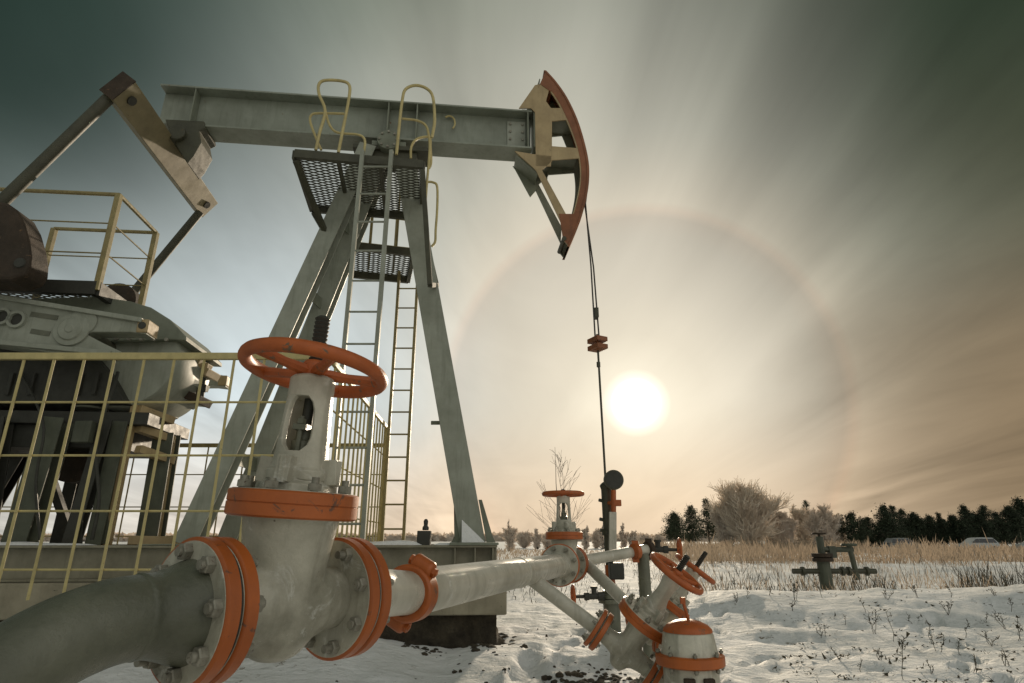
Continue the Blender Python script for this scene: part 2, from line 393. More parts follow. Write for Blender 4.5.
def ghz0(x, y):
    r = math.hypot(x, y)
    z = .05 * noise.noise(V((x * .35, y * .35, 1))) * sstep(r, 2, 6)
    z += .035 * noise.noise(V((x * 1.1, y * 1.3, 3))) * (1 - sstep(r, 25, 40))
    if r < 18: z += .026 * noise.noise(V((x * 3.2, y * 5.0, 5))) + .013 * noise.noise(V((x * 9, y * 11, 9)))
    ridge = math.exp(-((y - 8.2 - .06 * x) / 1.5) ** 2) * sstep(x, 1.2, 3.2) * (1 - sstep(x, 9, 13))
    if r < 9: z -= .05 * max(0, noise.noise(V((x * 3.6, y * 3.6, 77))) - .12) * sstep(x, -.3, .1) * (1 - sstep(x, 1.6, 2.4)) * 3
    z += .27 * ridge * (1 + .25 * noise.noise(V((x * .8, y * .8, 11))))
    z += .22 * sstep(y, 13, 19) * sstep(x, 2, 5) * (1 - sstep(y, 20, 30))
    # bank round the foundation
    z += .17 * math.exp(-((y - 5.3) / .6) ** 2) * (1 - sstep(x, -1.3, -.5)) + .07 * math.exp(-((y - 5.4) / .5) ** 2 - ((x + .2) / .6) ** 2)
    if r < 25: z += .045 * noise.noise(V((x * .9 + 5, y * 2.1, 31))) * sstep(x, .6, 2) + .022 * noise.noise(V((x * 2.2, y * 5.2, 41))) * sstep(x, .6, 2)
    z += .25 * noise.noise(V((x * .03, y * .03, 21))) * sstep(r, 30, 80)
    return z
def ground():
    rs = []; r = .5
    while r < 3000: rs.append(r); r *= 1.021 if r < 60 else 1.06
    th = []
    a = -180.0
    while a < 180: th.append(a); a += .24 if -52 < a < 52 else 4
    vs = [(0, 0, 0)]; fs = []; n = len(th)
    for r in rs:
        for t in th:
            x, y = r * math.sin(rad(t)), r * math.cos(rad(t)); vs.append((x, y, ghz(x, y)))
    for i in range(n): fs.append((0, 1 + (i + 1) % n, 1 + i))
    for j in range(len(rs) - 1):
        o = 1 + j * n
        for i in range(n):
            k = (i + 1) % n; fs.append((o + i, o + k, o + n + k, o + n + i))
    me = bpy.data.meshes.new('ground'); me.from_pydata(vs, [], fs); me.polygons.foreach_set('use_smooth', [True] * len(fs))
    me.materials.append(M['snow']); o = bpy.data.objects.new('ground', me); COL.objects.link(o); tag(o, kind='structure')
ground()

# ------------------------------------------------------------------ valves and pipes
def flange(root, x0, ax, R_, t, k, mat='cast', rim='orange', up=None, name='flange', groove=False):
    mb = MB(); e = .006 * k
    mb.lathe(x0, ax, [(0, R_ - e), (e, R_), (t - e, R_), (t, R_ - e)], 56)
    f = part(mb, name, mat, root)
    gr_ = [(t * .48, R_ + .003 * k), (t * .495, R_ + .0008 * k), (t * .515, R_ + .0008 * k), (t * .53, R_ + .003 * k)] if groove else []
    r = MB().lathe(V(x0) + V(ax) * .001 * k, ax, [(0, R_ - e), (.001, R_ - .001), (.005 * k, R_ + .003 * k), *gr_, (t - .006 * k, R_ + .003 * k), (t - .003 * k, R_ - .001), (t - .002 * k, R_ - e)], 56)
    part(r, 'rim', rim, root, f)
    return f
def bolts(root, c, ax, R_, n, length, rh, phase=.2, name='bolt', mat='bolt', both=True):
    """studs with a hex nut at each end, one object each"""
    ax = V(ax).normalized(); Rm, _ = MB().frame(V((0, 0, 0)), ax)
    for i in range(n):
        a = phase + 2 * PI * i / n
        p = V(c) + Rm @ V((R_ * math.cos(a), R_ * math.sin(a), 0))
        mb = MB(); h = rh * 1.0
        e0_, e1_ = random.uniform(1.3, 2.1), random.uniform(1.3, 2.1) if both else -.2
        mb.tube(p - ax * (length / 2 + h * e1_), p + ax * (length / 2 + h * e0_), rh * .56, n=10)
        for s_ in ((-1, 1) if both else (1,)):
            mb.lathe(p + ax * s_ * length / 2, ax * s_, [(0, rh), (h * .85, rh), (h, rh * .86)], 6, False)
        part(mb, name, mat, root, bevel=0)

def gate_valve(name, label, center, pipe_dir, stem_dir, k=1.0, Rf=.15, Rb=.1575, L=.235, vox=.0065, group=None, rimmat='orange', woff=0, stemup=1, nb=8, fl=(1, 1), rb=1.0, Rw_=.178, wt=None, wh=38):
    x = V(pipe_dir).normalized(); z = V(stem_dir); z = (z - x * z.dot(x)).normalized(); y = z.cross(x)
    Mx = Matrix((x, y, z)).transposed().to_4x4(); Mx.translation = V(center)
    T = thing(name, None, label, 'valve', group, Mx)
    cl_ = V((0, 0, CAM_H)) - V(center); window = math.atan2(cl_.dot(y), cl_.dot(x)) + rad(woff)
    X, Y_, Z = V((1, 0, 0)), V((0, 1, 0)), V((0, 0, 1))
    b = MB(); L *= k
    b.lathe((-L, 0, 0), X, [(0, .072 * k * rb), (L * .35, .075 * k * rb), (L * .6, .090 * k * rb), (L, .096 * k * rb), (L * 1.4, .090 * k * rb), (L * 1.65, .075 * k * rb), (2 * L, .072 * k * rb)], 32)
    b.lathe((0, 0, -.122 * k), Z, [(0, .035 * k * rb), (.015 * k, .062 * k * rb), (.05 * k, .088 * k * rb), (.13 * k, .094 * k * rb), (.21 * k, .098 * k * rb), (.28 * k, .108 * k * rb), (.325 * k, .115 * k)], 36)
    part(b, 'body', 'cast', T, remesh=vox)
    # foundry ribs on the body
    t = .028 * k
    for s_, on in ((-1, fl[0]), (1, fl[1])):
        if not on: continue
        flange(T, V((s_ * L, 0, 0)), X * (1 if s_ < 0 else -1), Rf, t * 1.25, k)
    # bonnet: lower and upper flange
    flange(T, V((0, 0, .190 * k)), Z, Rb, .064 * k, k, rim=rimmat, name='bonnet_flange', groove=True)
    bolts(T, (0, 0, .225 * k), Z, Rb * .83, nb, .062 * k, .0165 * k, .35, 'bonnet_bolt', both=False)
    # bonnet neck with clamp lugs
    c = MB()
    c.lathe((0, 0, .25 * k), Z, [(0, .098 * k), (.02 * k, .096 * k), (.026 * k, .080 * k), (.05 * k, .070 * k), (.06 * k, .060 * k), (.09 * k, .052 * k)], 8 if nb > 6 else 12)
    for a in (.5, .5 + PI / 2, .5 + PI, .5 + 1.5 * PI):
        d = V((math.cos(a), math.sin(a), 0)); p = V((0, 0, .30 * k)) + d * .06 * k
        c.beam(p, p + d * .040 * k + V((0, 0, .004 * k)), .034 * k, .062 * k)
        c.lathe(p + d * .032 * k - V((0, 0, .03 * k)), Z, [(0, .014 * k), (.062 * k, .014 * k)], 6, False)
    part(c, 'bonnet', 'cast', T, bevel=.002 * k)
    # yoke: two curved arms under a collar, windows between them
    y_ = MB(); z0, z1 = .345 * k, .488 * k
    for wc in (window, window + PI):
        a0, a1 = wc + rad(wh), wc + PI - rad(wh)
        n = 10; vs = []; fs = []
        for j in range(9):
            tt = j / 8; zz = z0 + (z1 - z0) * tt; ro = (.064 - .008 * tt) * k; ri = ro - .014 * k
            flare = rad(26) * (abs(tt - .5) * 2) ** 4
            for i in range(n + 1):
                a = a0 - flare + (a1 - a0 + 2 * flare) * i / n
                vs += [V((ro * math.cos(a), ro * math.sin(a), zz)), V((ri * math.cos(a), ri * math.sin(a), zz))]
        m_ = 2 * (n + 1)
        for j in range(8):
            for i in range(n):
                o = j * m_ + 2 * i
                fs += [(o, o + 2, o + m_ + 2, o + m_), (o + 1, o + m_ + 1, o + m_ + 3, o + 3)]
            o = j * m_; fs.append((o, o + m_, o + m_ + 1, o + 1)); o += 2 * n; fs.append((o, o + 1, o + m_ + 1, o + m_))
        y_.add(vs, fs, True)
    y_.lathe((0, 0, z1 - .004 * k), Z, [(0, .0562 * k), (.05 * k, .0565 * k), (.056 * k, .050 * k), (.060 * k, .040 * k)], 28)
    y_.lathe((0, 0, z0 - .065 * k), Z, [(0, .076 * k), (.022 * k, .078 * k), (.030 * k, .068 * k), (.068 * k, .0640 * k)], 28)
    part(y_, 'yoke', 'cast', T, bevel=.002 * k)
    g = MB()        # packing gland inside the yoke
    g.lathe((0, 0, .345 * k), Z, [(0, .03 * k), (.03 * k, .03 * k), (.034 * k, .022 * k), (.06 * k, .022 * k)], 16)
    g.box((0, 0, .408 * k), (.085 * k, .034 * k, .014 * k), Matrix.Rotation(window, 3, 'Z'))
    for s_ in (-1, 1):
        d = Matrix.Rotation(window, 3, 'Z') @ V((s_ * .033 * k, 0, 0))
        g.tube(V((0, 0, .34 * k)) + d, V((0, 0, .435 * k)) + d, .006 * k, n=8)
        g.lathe(V((0, 0, .416 * k)) + d, Z, [(0, .012 * k), (.012 * k, .012 * k)], 6, False)
    part(g, 'packing_gland', 'darkpipe', T)
    st = MB(); st.tube((0, 0, .33 * k), (0, 0, .59 * k), .014 * k)   # threaded stem
    zt = .565 * k; prof = []
    for i in range(int(13 * stemup)):
        prof += [(i * .011 * k, .0185 * k), (i * .011 * k + .004 * k, .0205 * k), (i * .011 * k + .0075 * k, .0165 * k)]
    st.lathe((0, 0, zt), Z, prof + [(prof[-1][0] + .004 * k, .012 * k)], 20)
    part(st, 'stem', 'dark', T)
    # handwheel
    w = MB(); zr = .560 * k; Rw = Rw_ * k
    wz = Z if wt is None else (Z + V((V(wt).dot(x), V(wt).dot(y), 0))).normalized(); wx = V((1, 0, 0)); wx = (wx - wz * wx.dot(wz)).normalized(); wy = wz.cross(wx)
    wc_ = V((0, 0, zr)); WP = lambda a, r, h: wc_ + (wx * math.cos(a) + wy * math.sin(a)) * r + wz * h
    w.torus(wc_, wz, Rw, .0160 * k, 72, 14, 1.15)
    W = part(w, 'handwheel', 'wheel', T)
    w = MB(); w.lathe(wc_ - wz * .022 * k, wz, [(0, .030 * k), (.03 * k, .036 * k), (.042 * k, .030 * k), (.046 * k, .022 * k)], 20)
    part(w, 'hub', 'wheel', T, W)
    for i in range(5):
        a = .5 + 2 * PI * i / 5
        s_ = MB(); s_.path([WP(a, .025 * k, -.008 * k), WP(a, Rw * .5, -.006 * k), WP(a, Rw * .98, 0)], [.017 * k, .0125 * k, .0145 * k], 8)
        part(s_, 'spoke', 'wheel', T, W)
    return T, x, L, t

PZ = .742
PD = V((.2741, .9617, 0)).normalized()
V1 = V((-.548, 1.53, PZ + .020))
D1 = V((math.sin(rad(32)), math.cos(rad(32)), 0))
V0 = V((-.495, 1.47, PZ))                     # start of the main run's centre line
def along(s_): return V0 + PD * s_
T1, x1, L1, t1 = gate_valve('gate_valve', 'large grey gate valve with a worn orange handwheel in the near foreground', V1, D1, (.085, 0, 1), 1.0, .143, .150, L=.190, vox=.0055, woff=-22, group='gate valves with orange handwheels', Rw_=.174, wt=(.055, .11, 0))
S2 = 3.17
T2, x2, L2, t2 = gate_valve('gate_valve', 'upright grey gate valve with a level orange handwheel, midway along the main pipe', along(S2), PD, (0, 0, 1), .86, .130, .130, L=.20, vox=.009, group='gate valves with orange handwheels', stemup=.3, Rw_=.165, wh=52)

# companion flange, nozzle and elbow on the near side of valve 1
def pipe_thing(name, loc, label, group=None): return thing(name, loc, label, 'pipe', group)
g1 = .006
nf = V1 - D1 * (L1 + g1 + .028)
TP = pipe_thing('elbow_pipe', nf, 'thick dark grey elbow pipe curving down at the lower left, bolted to the near valve')
flange(TP, nf - D1 * .007, D1, .143, .035, 1)
mb = MB(); mb.lathe(nf + D1 * .005, -D1, [(0, .106), (.02, .100), (.05, .088), (.075, .080), (.098, .0765), (.103, .080), (.110, .0805), (.116, .0755)], 48)
part(mb, 'weld_neck', 'darkpipe', TP, remesh=.006)
p0 = nf - D1 * .10
pts = [p0 + D1 * .01, p0 - D1 * .05 + V((0, 0, -.006)), p0 - D1 * .12 + V((0, 0, -.028)), p0 - D1 * .19 + V((0, 0, -.066)), p0 - D1 * .26 + V((0, 0, -.12)), p0 - D1 * .32 + V((0, 0, -.19)), p0 - D1 * .37 + V((0, 0, -.28)), p0 - D1 * .395 + V((0, 0, -.36)), p0 - D1 * .40 + V((0, 0, -.85))]
mb = MB(); mb.path(pts, .0765, 48, sub=6); part(mb, 'elbow', 'darkpipe', TP)
bolts(TP, V1 - D1 * (L1 + g1 / 2), D1, .117, 8, .076, .0185, .12)
gk = MB().lathe(V1 - D1 * (L1 + g1), D1, [(0, .137), (g1, .137)], 48); part(gk, 'gasket', 'dark', TP)

# main pipe
a0, a1 = V1 + D1 * (L1 + g1), along(S2 - L2 - g1)
TM = pipe_thing('main_pipe', a0, 'long grey flow pipe running from the near valve to the second upright valve')
flange(TM, a0, D1, .143, .035, 1)
bolts(TM, V1 + D1 * (L1 + g1 / 2), D1, .117, 8, .076, .0175, .3)
gk = MB().lathe(V1 + D1 * L1, D1, [(0, .137), (g1, .137)], 48); part(gk, 'gasket', 'dark', TM)
mb = MB(); mb.lathe(a0 + D1 * .022, D1, [(0, .098), (.03, .082), (.055, .0655), (.07, .0645)], 40); part(mb, 'weld_neck', 'cast', TM)
sc_ = .66
mb = MB(); mb.path([a0 + D1 * .06, a0 + D1 * .09, a0 + D1 * .10 + (along(sc_) - a0 - D1 * .10) * .3, along(sc_ - .03), along(sc_ + .03)], .0645, 36, sub=4)
mb.lathe(along(sc_), PD, [(0, .0655), (.03, .072), (a1 - along(sc_)).length - .15 and ((a1 - along(sc_)).length - .12, .0715), ((a1 - along(sc_)).length - .02, .088)], 40)
part(mb, 'pipe', 'pipe', TM)
for d_, r_ in ((1.25, .0725), ((a1 - along(sc_)).length - .125, .073)):
    mb = MB(); mb.lathe(along(sc_ + d_), PD, [(0, r_ - .002), (.002, r_ + .0015), (.006, r_ + .003), (.010, r_ + .0015), (.012, r_ - .002)], 40); part(mb, 'weld_bead', 'cast', TM)
flange(TM, a1 - PD * .024, PD, .135, .024, .86)
bolts(TM, along(S2 - L2 - g1 / 2), PD, .110, 8, .054, .015, .3)
# hinged clamp coupling
TC = thing('pipe_clamp', along(sc_ - .05), 'orange two-lug clamp coupling round the main pipe beside the near valve', 'pipe clamp')
mb = MB(); mb.lathe(along(sc_ - .075), PD, [(0, .072), (0, .080), (.008, .087), (.062, .087), (.07, .080), (.07, .070), (0, .070)], 44)
part(mb, 'clamp_ring', 'orange', TC, bevel=.002)
sd = PD.cross(V((0, 0, 1))).normalized()
for ang_, nm in ((rad(62), 1), (rad(-118), -1)):
    d = sd * math.cos(ang_) + V((0, 0, 1)) * math.sin(ang_)
    c = along(sc_ - .04) + d * .090
    mb = MB(); tq = d.cross(PD).normalized()
    mb.lathe(c - tq * .038, tq, [(0, .022), (.008, .029), (.068, .029), (.076, .022)], 16); mb.beam(c - d * .03, c + d * .008, .058, .05, PD)
    lo_ = part(mb, 'lug', 'orange', TC, bevel=.004)
    mb = MB(); mb.tube(c - tq * .052, c + tq * .052, .009, n=8); mb.lathe(c + tq * .036, tq, [(0, .017), (.013, .017)], 6, False); mb.lathe(c - tq * .036, -tq, [(0, .017), (.013, .017)], 6, False)
    part(mb, 'bolt', 'orange', TC, lo_)

# outlet pipe beyond valve 2
q0 = along(S2 + L2 + g1); q1 = V((1.13, 5.2, .835))
TO = pipe_thing('outlet_pipe', q0, 'slim grey pipe passing the wellhead, carried by a short post near its end')
flange(TO, q0, PD, .135, .024, .86); bolts(TO, along(S2 + L2 + g1 / 2), PD, .110, 8, .054, .015, .3)
OD = (q1 - q0 - PD * .1).normalized()
mb = MB(); mb.lathe(q0 + PD * .02, PD, [(0, .08), (.05, .055), (.09, .043)], 32)
mb.path([q0 + PD * .08, q0 + PD * .13, q0 + PD * .16 + OD * .04, q0 + PD * .16 + OD * .1, q1], .042, 24, sub=3)
part(mb, 'pipe', 'pipe', TO)
for tt, cm in ((.80, 'orange'), (.985, 'rust')):
    c = q0 + (q1 - q0) * tt
    mb = MB(); mb.lathe(c - OD * .025, OD, [(0, .054), (.006, .062), (.044, .062), (.05, .054)], 24)
    mb.box(c + V((0, 0, .068)), (.05, .03, .03)); mb.box(c - V((0, 0, .068)), (.05, .03, .03))
    part(mb, 'collar', cm, TO)
pc = q0 + (q1 - q0) * .90
mb = MB(); mb.tube(V((pc.x, pc.y, -.1)), pc - V((0, 0, .03)), .048, n=20); part(mb, 'support_post', 'darkpipe', TO)
mb = MB(); mb.box((pc.x - .05, pc.y - .03, .30), (.22, .16, .14)); part(mb, 'saddle_block', 'olive', TO, bevel=.01)
# small valves with dark bodies
def small_valve(c, d, label, k=1.0):
    d = V(d).normalized(); T = thing('needle_valve', c, label, 'valve')
    mb = MB(); mb.lathe(c, d, [(0, .034 * k), (.05 * k, .034 * k), (.052 * k, .024 * k), (.12 * k, .024 * k), (.122 * k, .030 * k), (.16 * k, .030 * k), (.162 * k, .014 * k), (.25 * k, .012 * k)], 14)
    u_ = V((0, 0, 1)) if abs(d.z) < .8 else V((1, 0, 0))
    mb.lathe(V(c) + d * .08 * k, u_, [(0, .022 * k), (.055 * k, .022 * k), (.058 * k, .030 * k), (.075 * k, .030 * k)], 8, False)
    part(mb, 'body', 'dark', T)
    w = MB(); wc = V(c) + d * .25 * k; w.torus(wc, d, .085 * k, .010 * k, 40, 8)
    W = part(w, 'handwheel', 'wheel', T); R, _ = w.frame(V((0, 0, 0)), d)
    s_ = MB()
    for i in range(4):
        e = R @ V((math.cos(PI * i / 2), math.sin(PI * i / 2), 0)); s_.tube(wc, wc + e * .083 * k, .008 * k, n=8)
    s_.lathe(wc - d * .02 * k, d, [(0, .018 * k), (.04 * k, .018 * k)], 12); part(s_, 'hub', 'wheel', T, W)
small_valve(q1 - OD * .02, (1, -.1, -.02), 'small dark valve with an orange handwheel ending the slim pipe right of the wellhead', 1.0)

# inclined manifold valves
S = cam2w(.117, -1.32, 3.35); PC = V((.6040, -.3962, -.215))
def w_(v3): return cam2w(*v3)
Bv = V((.117, -1.32, 3.35)) + PC * .8; Ev = V((.117, -1.32, 3.35)) + PC * 1.35; Wv = V((.275, -.384, 1)) * 3.17
Bw, Ew, Ww = w_(Bv), w_(Ev), w_(Wv)
pdir = (Bw - S).normalized(); adir = (Ww - Bw)
T3, x3, L3, t3 = gate_valve('gate_valve', 'leaning grey gate valve on the sloping branch pipe, the nearer of the two tilted ones', Bw, pdir, adir, .88, .105, .15, L=.19, vox=.009, group='gate valves with orange handwheels', stemup=.85, nb=10, rb=.70, woff=90, Rw_=.165)
TB = pipe_thing('branch_pipe', S, 'grey branch pipe sloping down from the main pipe into the nearer tilted valve')
f0 = Bw - pdir * (L3 + .006)
S0 = along(S2 - .95) if False else S
mb = MB(); mb.path([S - V((0, 0, .01)) - pdir * .02, f0 - pdir * .012], .039, 24); part(mb, 'pipe', 'pipe', TB)
flange(TB, f0 - pdir * .026, pdir, .105, .026, .88); bolts(TB, f0 + pdir * .003, pdir, .083, 6, .054, .013, .3)
TL = pipe_thing('inlet_pipe', Ew, 'grey pipe leaving the nearer tilted valve down into the snow')
f1 = Bw + pdir * (L3 + .006)
flange(TL, f1, pdir, .105, .026, .88); bolts(TL, f1 - pdir * .003, pdir, .083, 6, .054, .013, .3)
e1 = f1 + pdir * .25
mb = MB(); mb.path([f1 + pdir * .02, f1 + pdir * .12, e1, e1 + pdir * .06 + V((0, 0, -.06)), e1 + pdir * .08 + V((0, 0, -.2)), e1 + pdir * .08 + V((0, 0, -.7))], .05, 24, sub=4); part(mb, 'pipe', 'pipe', TL)
# second tilted valve
B4c = V((.862, -1.74, 3.62)); W4c = V((1.14, -1.419, 3.6))
B4, W4 = w_(B4c), w_(W4c); S4 = onC(587, 565, 4.45)
pd4 = (B4 - S4).normalized()
T4, x4, L4, t4 = gate_valve('gate_valve', 'smaller leaning grey gate valve half hidden behind the nearer tilted valve', B4, pd4, W4 - B4, .78, .10, .115, L=.19, vox=.01, group='gate valves with orange handwheels', stemup=1.1, rb=.72, woff=90, Rw_=.16)
TB2 = pipe_thing('branch_pipe', S4, 'second grey branch pipe sloping down behind the nearer tilted valve')
f4 = B4 - pd4 * (L4 + .006)
mb = MB(); mb.path([S4 - pd4 * .03, f4], .040, 24); part(mb, 'pipe', 'pipe', TB2)
flange(TB2, f4 - pd4 * .024, pd4, .10, .024, .8); bolts(TB2, f4, pd4, .08, 6, .05, .012)
f5 = B4 + pd4 * (L4 + .006); TL2 = pipe_thing('inlet_pipe', f5, 'grey pipe leaving the smaller tilted valve down into the snow')
flange(TL2, f5, pd4, .10, .024, .8)
mb = MB(); mb.path([f5 + pd4 * .02, f5 + pd4 * .12, f5 + pd4 * .2 + V((0, 0, -.05)), f5 + pd4 * .22 + V((0, 0, -.8))], .045, 20, sub=4); part(mb, 'pipe', 'pipe', TL2)

# domed filter housing
dc = onC(690, 660, 2.9); dz = dc.z
TD = thing('check_valve_housing', V((dc.x, dc.y, 0)), 'upright grey housing with an orange domed cap at the bottom of the pipework', 'housing')
b0 = V((dc.x, dc.y, 0)); Zv = V((0, 0, 1))
mb = MB(); mb.lathe(b0 + V((0, 0, -.15)), Zv, [(0, .13), (dz + .12, .13), (dz + .128, .128)], 40); part(mb, 'body', 'cast', TD)
fl_ = MB().lathe(b0 + V((0, 0, dz - .02)), Zv, [(0, .155), (.006, .163), (.044, .163), (.05, .155)], 48); part(fl_, 'flange', 'orange', TD)
mb = MB(); mb.lathe(b0 + V((0, 0, dz + .028)), Zv, [(0, .138), (.02, .132), (.09, .120), (.10, .112)], 40); part(mb, 'cap_body', 'cast', TD)
mb = MB(); mb.lathe(b0 + V((0, 0, dz + .126)), Zv, [(0, .118), (.012, .116), (.03, .098), (.045, .066), (.054, .03), (.056, 0)], 40); cpo = part(mb, 'dome_cap', 'wheel', TD)
mb = MB(); mb.tube(b0 + V((0.01, 0, dz + .17)), b0 + V((-.01, 0, dz + .26)), .008, n=10); mb.box(b0 + V((-.012, 0, dz + .265)), (.024, .014, .03)); part(mb, 'pin', 'wheel', TD, cpo)
bolts(TD, b0 + V((0, 0, dz + .005)), Zv, .150, 8, .056, .011, .1)
for s_ in (-.045, .045):
    mb = MB(); mb.box(b0 + V((s_, -.132, dz - .12)), (.05, .03, .13)); part(mb, 'side_block', 'rust', TD, bevel=.004)

# ------------------------------------------------------------------ wellhead
WX = onv(606.5, 500, 0); WB = V((WX.x, WX.y, 0))
TW = thing('wellhead', WB, 'dark wellhead with a round gauge and orange fittings under the polished rod', 'wellhead')
def at(px, py, dy=0): return onY(px, py, WB.y + dy)
mb = MB(); z_ = lambda py: onY(606, py, WB.y).z
mb.tube(WB + V((0, 0, -.1)), V((WB.x, WB.y, z_(590))), .085, n=24); mb.lathe(V((WB.x, WB.y, z_(603))), Zv, [(0, .13), (.04, .13)], 24); mb.lathe(V((WB.x, WB.y, z_(598))), Zv, [(0, .13), (.04, .13)], 24)
part(mb, 'casing', 'darkpipe', TW)
mb = MB(); mb.tube(V((WB.x, WB.y, z_(605))), V((WB.x, WB.y, z_(565))), .05, n=20); part(mb, 'tee', 'orange', TW)
mb = MB(); zt = z_(484)
mb.lathe(V((WB.x, WB.y, z_(570))), Zv, [(0, .042), (.10, .042), (.11, .062), (.15, .062), (.16, .046), (.34, .046), (.345, .064), (.39, .064), (.395, .050), (zt - z_(570) - .06, .054), (zt - z_(570) - .02, .068), (zt - z_(570), .055), (zt - z_(570) + .02, .03)], 18)
for zz in (502, 521, 532): mb.tube(V((WB.x, WB.y, z_(zz))), V((WB.x - .085, WB.y - .02, z_(zz) + .02)), .018, n=8); 
part(mb, 'stuffing_box', 'olive', TW)
mb = MB(); c = at(613.5, 480, -.1); mb.lathe(c - V((0, .03, 0)), (0, 1, 0), [(0, .09), (.004, .105), (.055, .105), (.06, .09)], 36); gz = part(mb, 'gauge', 'olive', TW)
mb = MB(); mb.lathe(c - V((0, .031, 0)), (0, -1, 0), [(0, .088), (.004, .088)], 32); part(mb, 'gauge_back', 'dark', TW, gz)
mb = MB(); mb.tube(at(613.5, 490, -.1), at(613.5, 516, -.1), .028, n=12); mb.box(at(617, 503, -.1), (.085, .06, .065)); mb.tube(at(612, 503, -.1), at(606, 503, 0), .02, n=8); part(mb, 'gauge_cock', 'orange', TW, bevel=.006)
mb = MB(); mb.beam(at(612.7, 512, -.12), at(612.7, 560, -.12), .075, .045, (0, 1, 0)); part(mb, 'gauge_bracket', 'pipe', TW, bevel=.004)
mb = MB(); mb.box(at(616, 571, -.08), (.15, .14, .16)); part(mb, 'side_box', 'dark', TW, bevel=.015)
small_valve(at(604, 596, -.12), (-1, -.05, -.02), 'small dark valve with an orange handwheel on the left side of the wellhead', 1.25)

# ------------------------------------------------------------------ pumpjack
TJ = thing('pumpjack', pw(0, 0, 0), 'tall grey green oil pumpjack with a walking beam and curved horse head over the well', 'pumpjack')
def P(mb, name, mat, par=None, bevel=0): return part(mb, name, mat, TJ, par, bevel)
FT = .86; FB = .57
mb = MB()
for v in (-.74, .74): mb.ibeam(pw(-6.0, v, (FT + FB) / 2), pw(1.30, v, (FT + FB) / 2), FT - FB, .2, .02, .014)
for u in (-5.8, -4.4, -2.95, -1.6, -.2, .95, 1.2): mb.ibeam(pw(u, -.64, (FT + FB) / 2), pw(u, .64, (FT + FB) / 2), FT - FB - .03, .12, .015, .01)
for u in (.92, 1.26, 1.10): mb.box(pw(u, -.79, (FT + FB) / 2), (.012, .085, FT - FB - .045), Matrix.Rotation(PA, 3, 'Z'))
fr = P(mb, 'base_frame', 'frame', bevel=.003)
mb = MB(); mb.box(pw(1.09, 0, FT + .012), (.44, 1.70, .022), Matrix.Rotation(PA, 3, 'Z')); P(mb, 'base_plate', 'pump', fr)
mb = MB(); mb.box(pw(-1.55, -.60, FT + .006), (.5, .5, .008), Matrix.Rotation(PA, 3, 'Z')); P(mb, 'cover_plate', 'pump', fr)
# snow lying on the frame
def snow_strip(u0, u1, v, w, h, seed):
    mb = MB(); n = max(4, int((u1 - u0) / .06)); vs = []; fs = []
    for i in range(n + 1):
        u = u0 + (u1 - u0) * i / n; e = math.sin(PI * i / n) ** .4
        hh = h * e * (.7 + .6 * noise.noise(V((u * 3, seed, 0)))); ww = w * (.8 + .3 * noise.noise(V((u * 4, seed, 5)))) * (.4 + .6 * e)
        for k in range(7):
            a = PI * k / 6; vs.append(pw(u, v - math.cos(a) * ww / 2, FT + .002 + max(0, math.sin(a)) * hh))
    for i in range(n):
        for k in range(6): fs.append((i * 7 + k, i * 7 + k + 1, i * 7 + k + 8, i * 7 + k + 7))
    mb.add(vs, fs, True); P(mb, 'snow_cap', 'snowcap', fr)
snow_strip(-3.9, -2.2, -.74, .19, .035, 1); snow_strip(.0, .62, -.74, .17, .05, 2); snow_strip(.72, .95, -.74, .15, .03, 3); snow_strip(-1.2, -.1, -.74, .18, .04, 4)
# anchor block with a dark cap on the frame
c = onv(424, 541, -.70); mb = MB(); mb.box((c.x, c.y, FT + .06), (.12, .1, .13)); mb.lathe((c.x + .01, c.y, FT + .13), Zv, [(0, .03), (.03, .03), (.04, .018), (.08, .022), (.10, .012)], 10); P(mb, 'jack_bolt', 'dark', fr, .006)
# samson post
apA, apB, apC = V((-1.78, 6.33, 5.52)), V((-1.63, 6.50, 5.52)), V((-1.37, 6.46, 5.52))
bA, bB, bC = V((-3.02, 5.9, FT)), V((-3.12, 6.95, FT)), V((-.40, 6.5, FT))
for a_, b_ in ((bA, apA), (bB, apB)):
    mb = MB(); mb.ibeam(a_, b_, .20, .205, .016, .012, up=PVv)
    P(mb, 'post_leg', 'pumpl', bevel=.003)
mb = MB(); mb.ibeam(bC, apC, .22, .25, .016, .012, up=PVv); legC = P(mb, 'post_leg', 'pumpl', bevel=.003)
for s_ in (-1, 1):
    mb = MB(); o_ = bC + V((s_ * .135, 0, .02)); mb.prism([o_ - PVv * .11, o_ + V((s_ * .09, 0, 0)) - PVv * .11, o_ + V((s_ * .06, 0, .06)) - PVv * .11, o_ + V((-.055, 0, .42)) - PVv * .11, o_ + V((-.09 if s_ > 0 else -.075, 0, .42)) - PVv * .11], PVv * .014); P(mb, 'gusset', 'pump', legC)
mb = MB(); o_ = bC - PVv * .13 + V((0, 0, .01)); mb.add([o_ + V((-.11, 0, 0)), o_ + V((.11, 0, 0)), o_ + V((.11, .03, .02)), o_ + V((-.125, .03, .27)), o_ + V((-.11, -.1, 0)), o_ + V((.10, -.08, 0))], [(0, 1, 2, 3), (4, 5, 1, 0), (4, 0, 3), (4, 3, 2, 5), (5, 2, 1)], True); P(mb, 'snow_patch', 'snowcap', legC)
for t_ in (.18, .38, .58, .78):          # battens between the rear legs
    a_, b_ = bA.lerp(apA, t_), bB.lerp(apB, t_); mb = MB(); mb.beam(a_, b_, .012, .14); P(mb, 'batten', 'pump')
mb = MB(); mb.beam(bA.lerp(apA, .62), bC.lerp(apC, .62), .1, .1); 
mb = MB(); mb.tube(bC.lerp(apC, .27) - V((.22, 0, 0)), bC.lerp(apC, .27), .022, n=8); P(mb, 'step_peg', 'pump', legC)
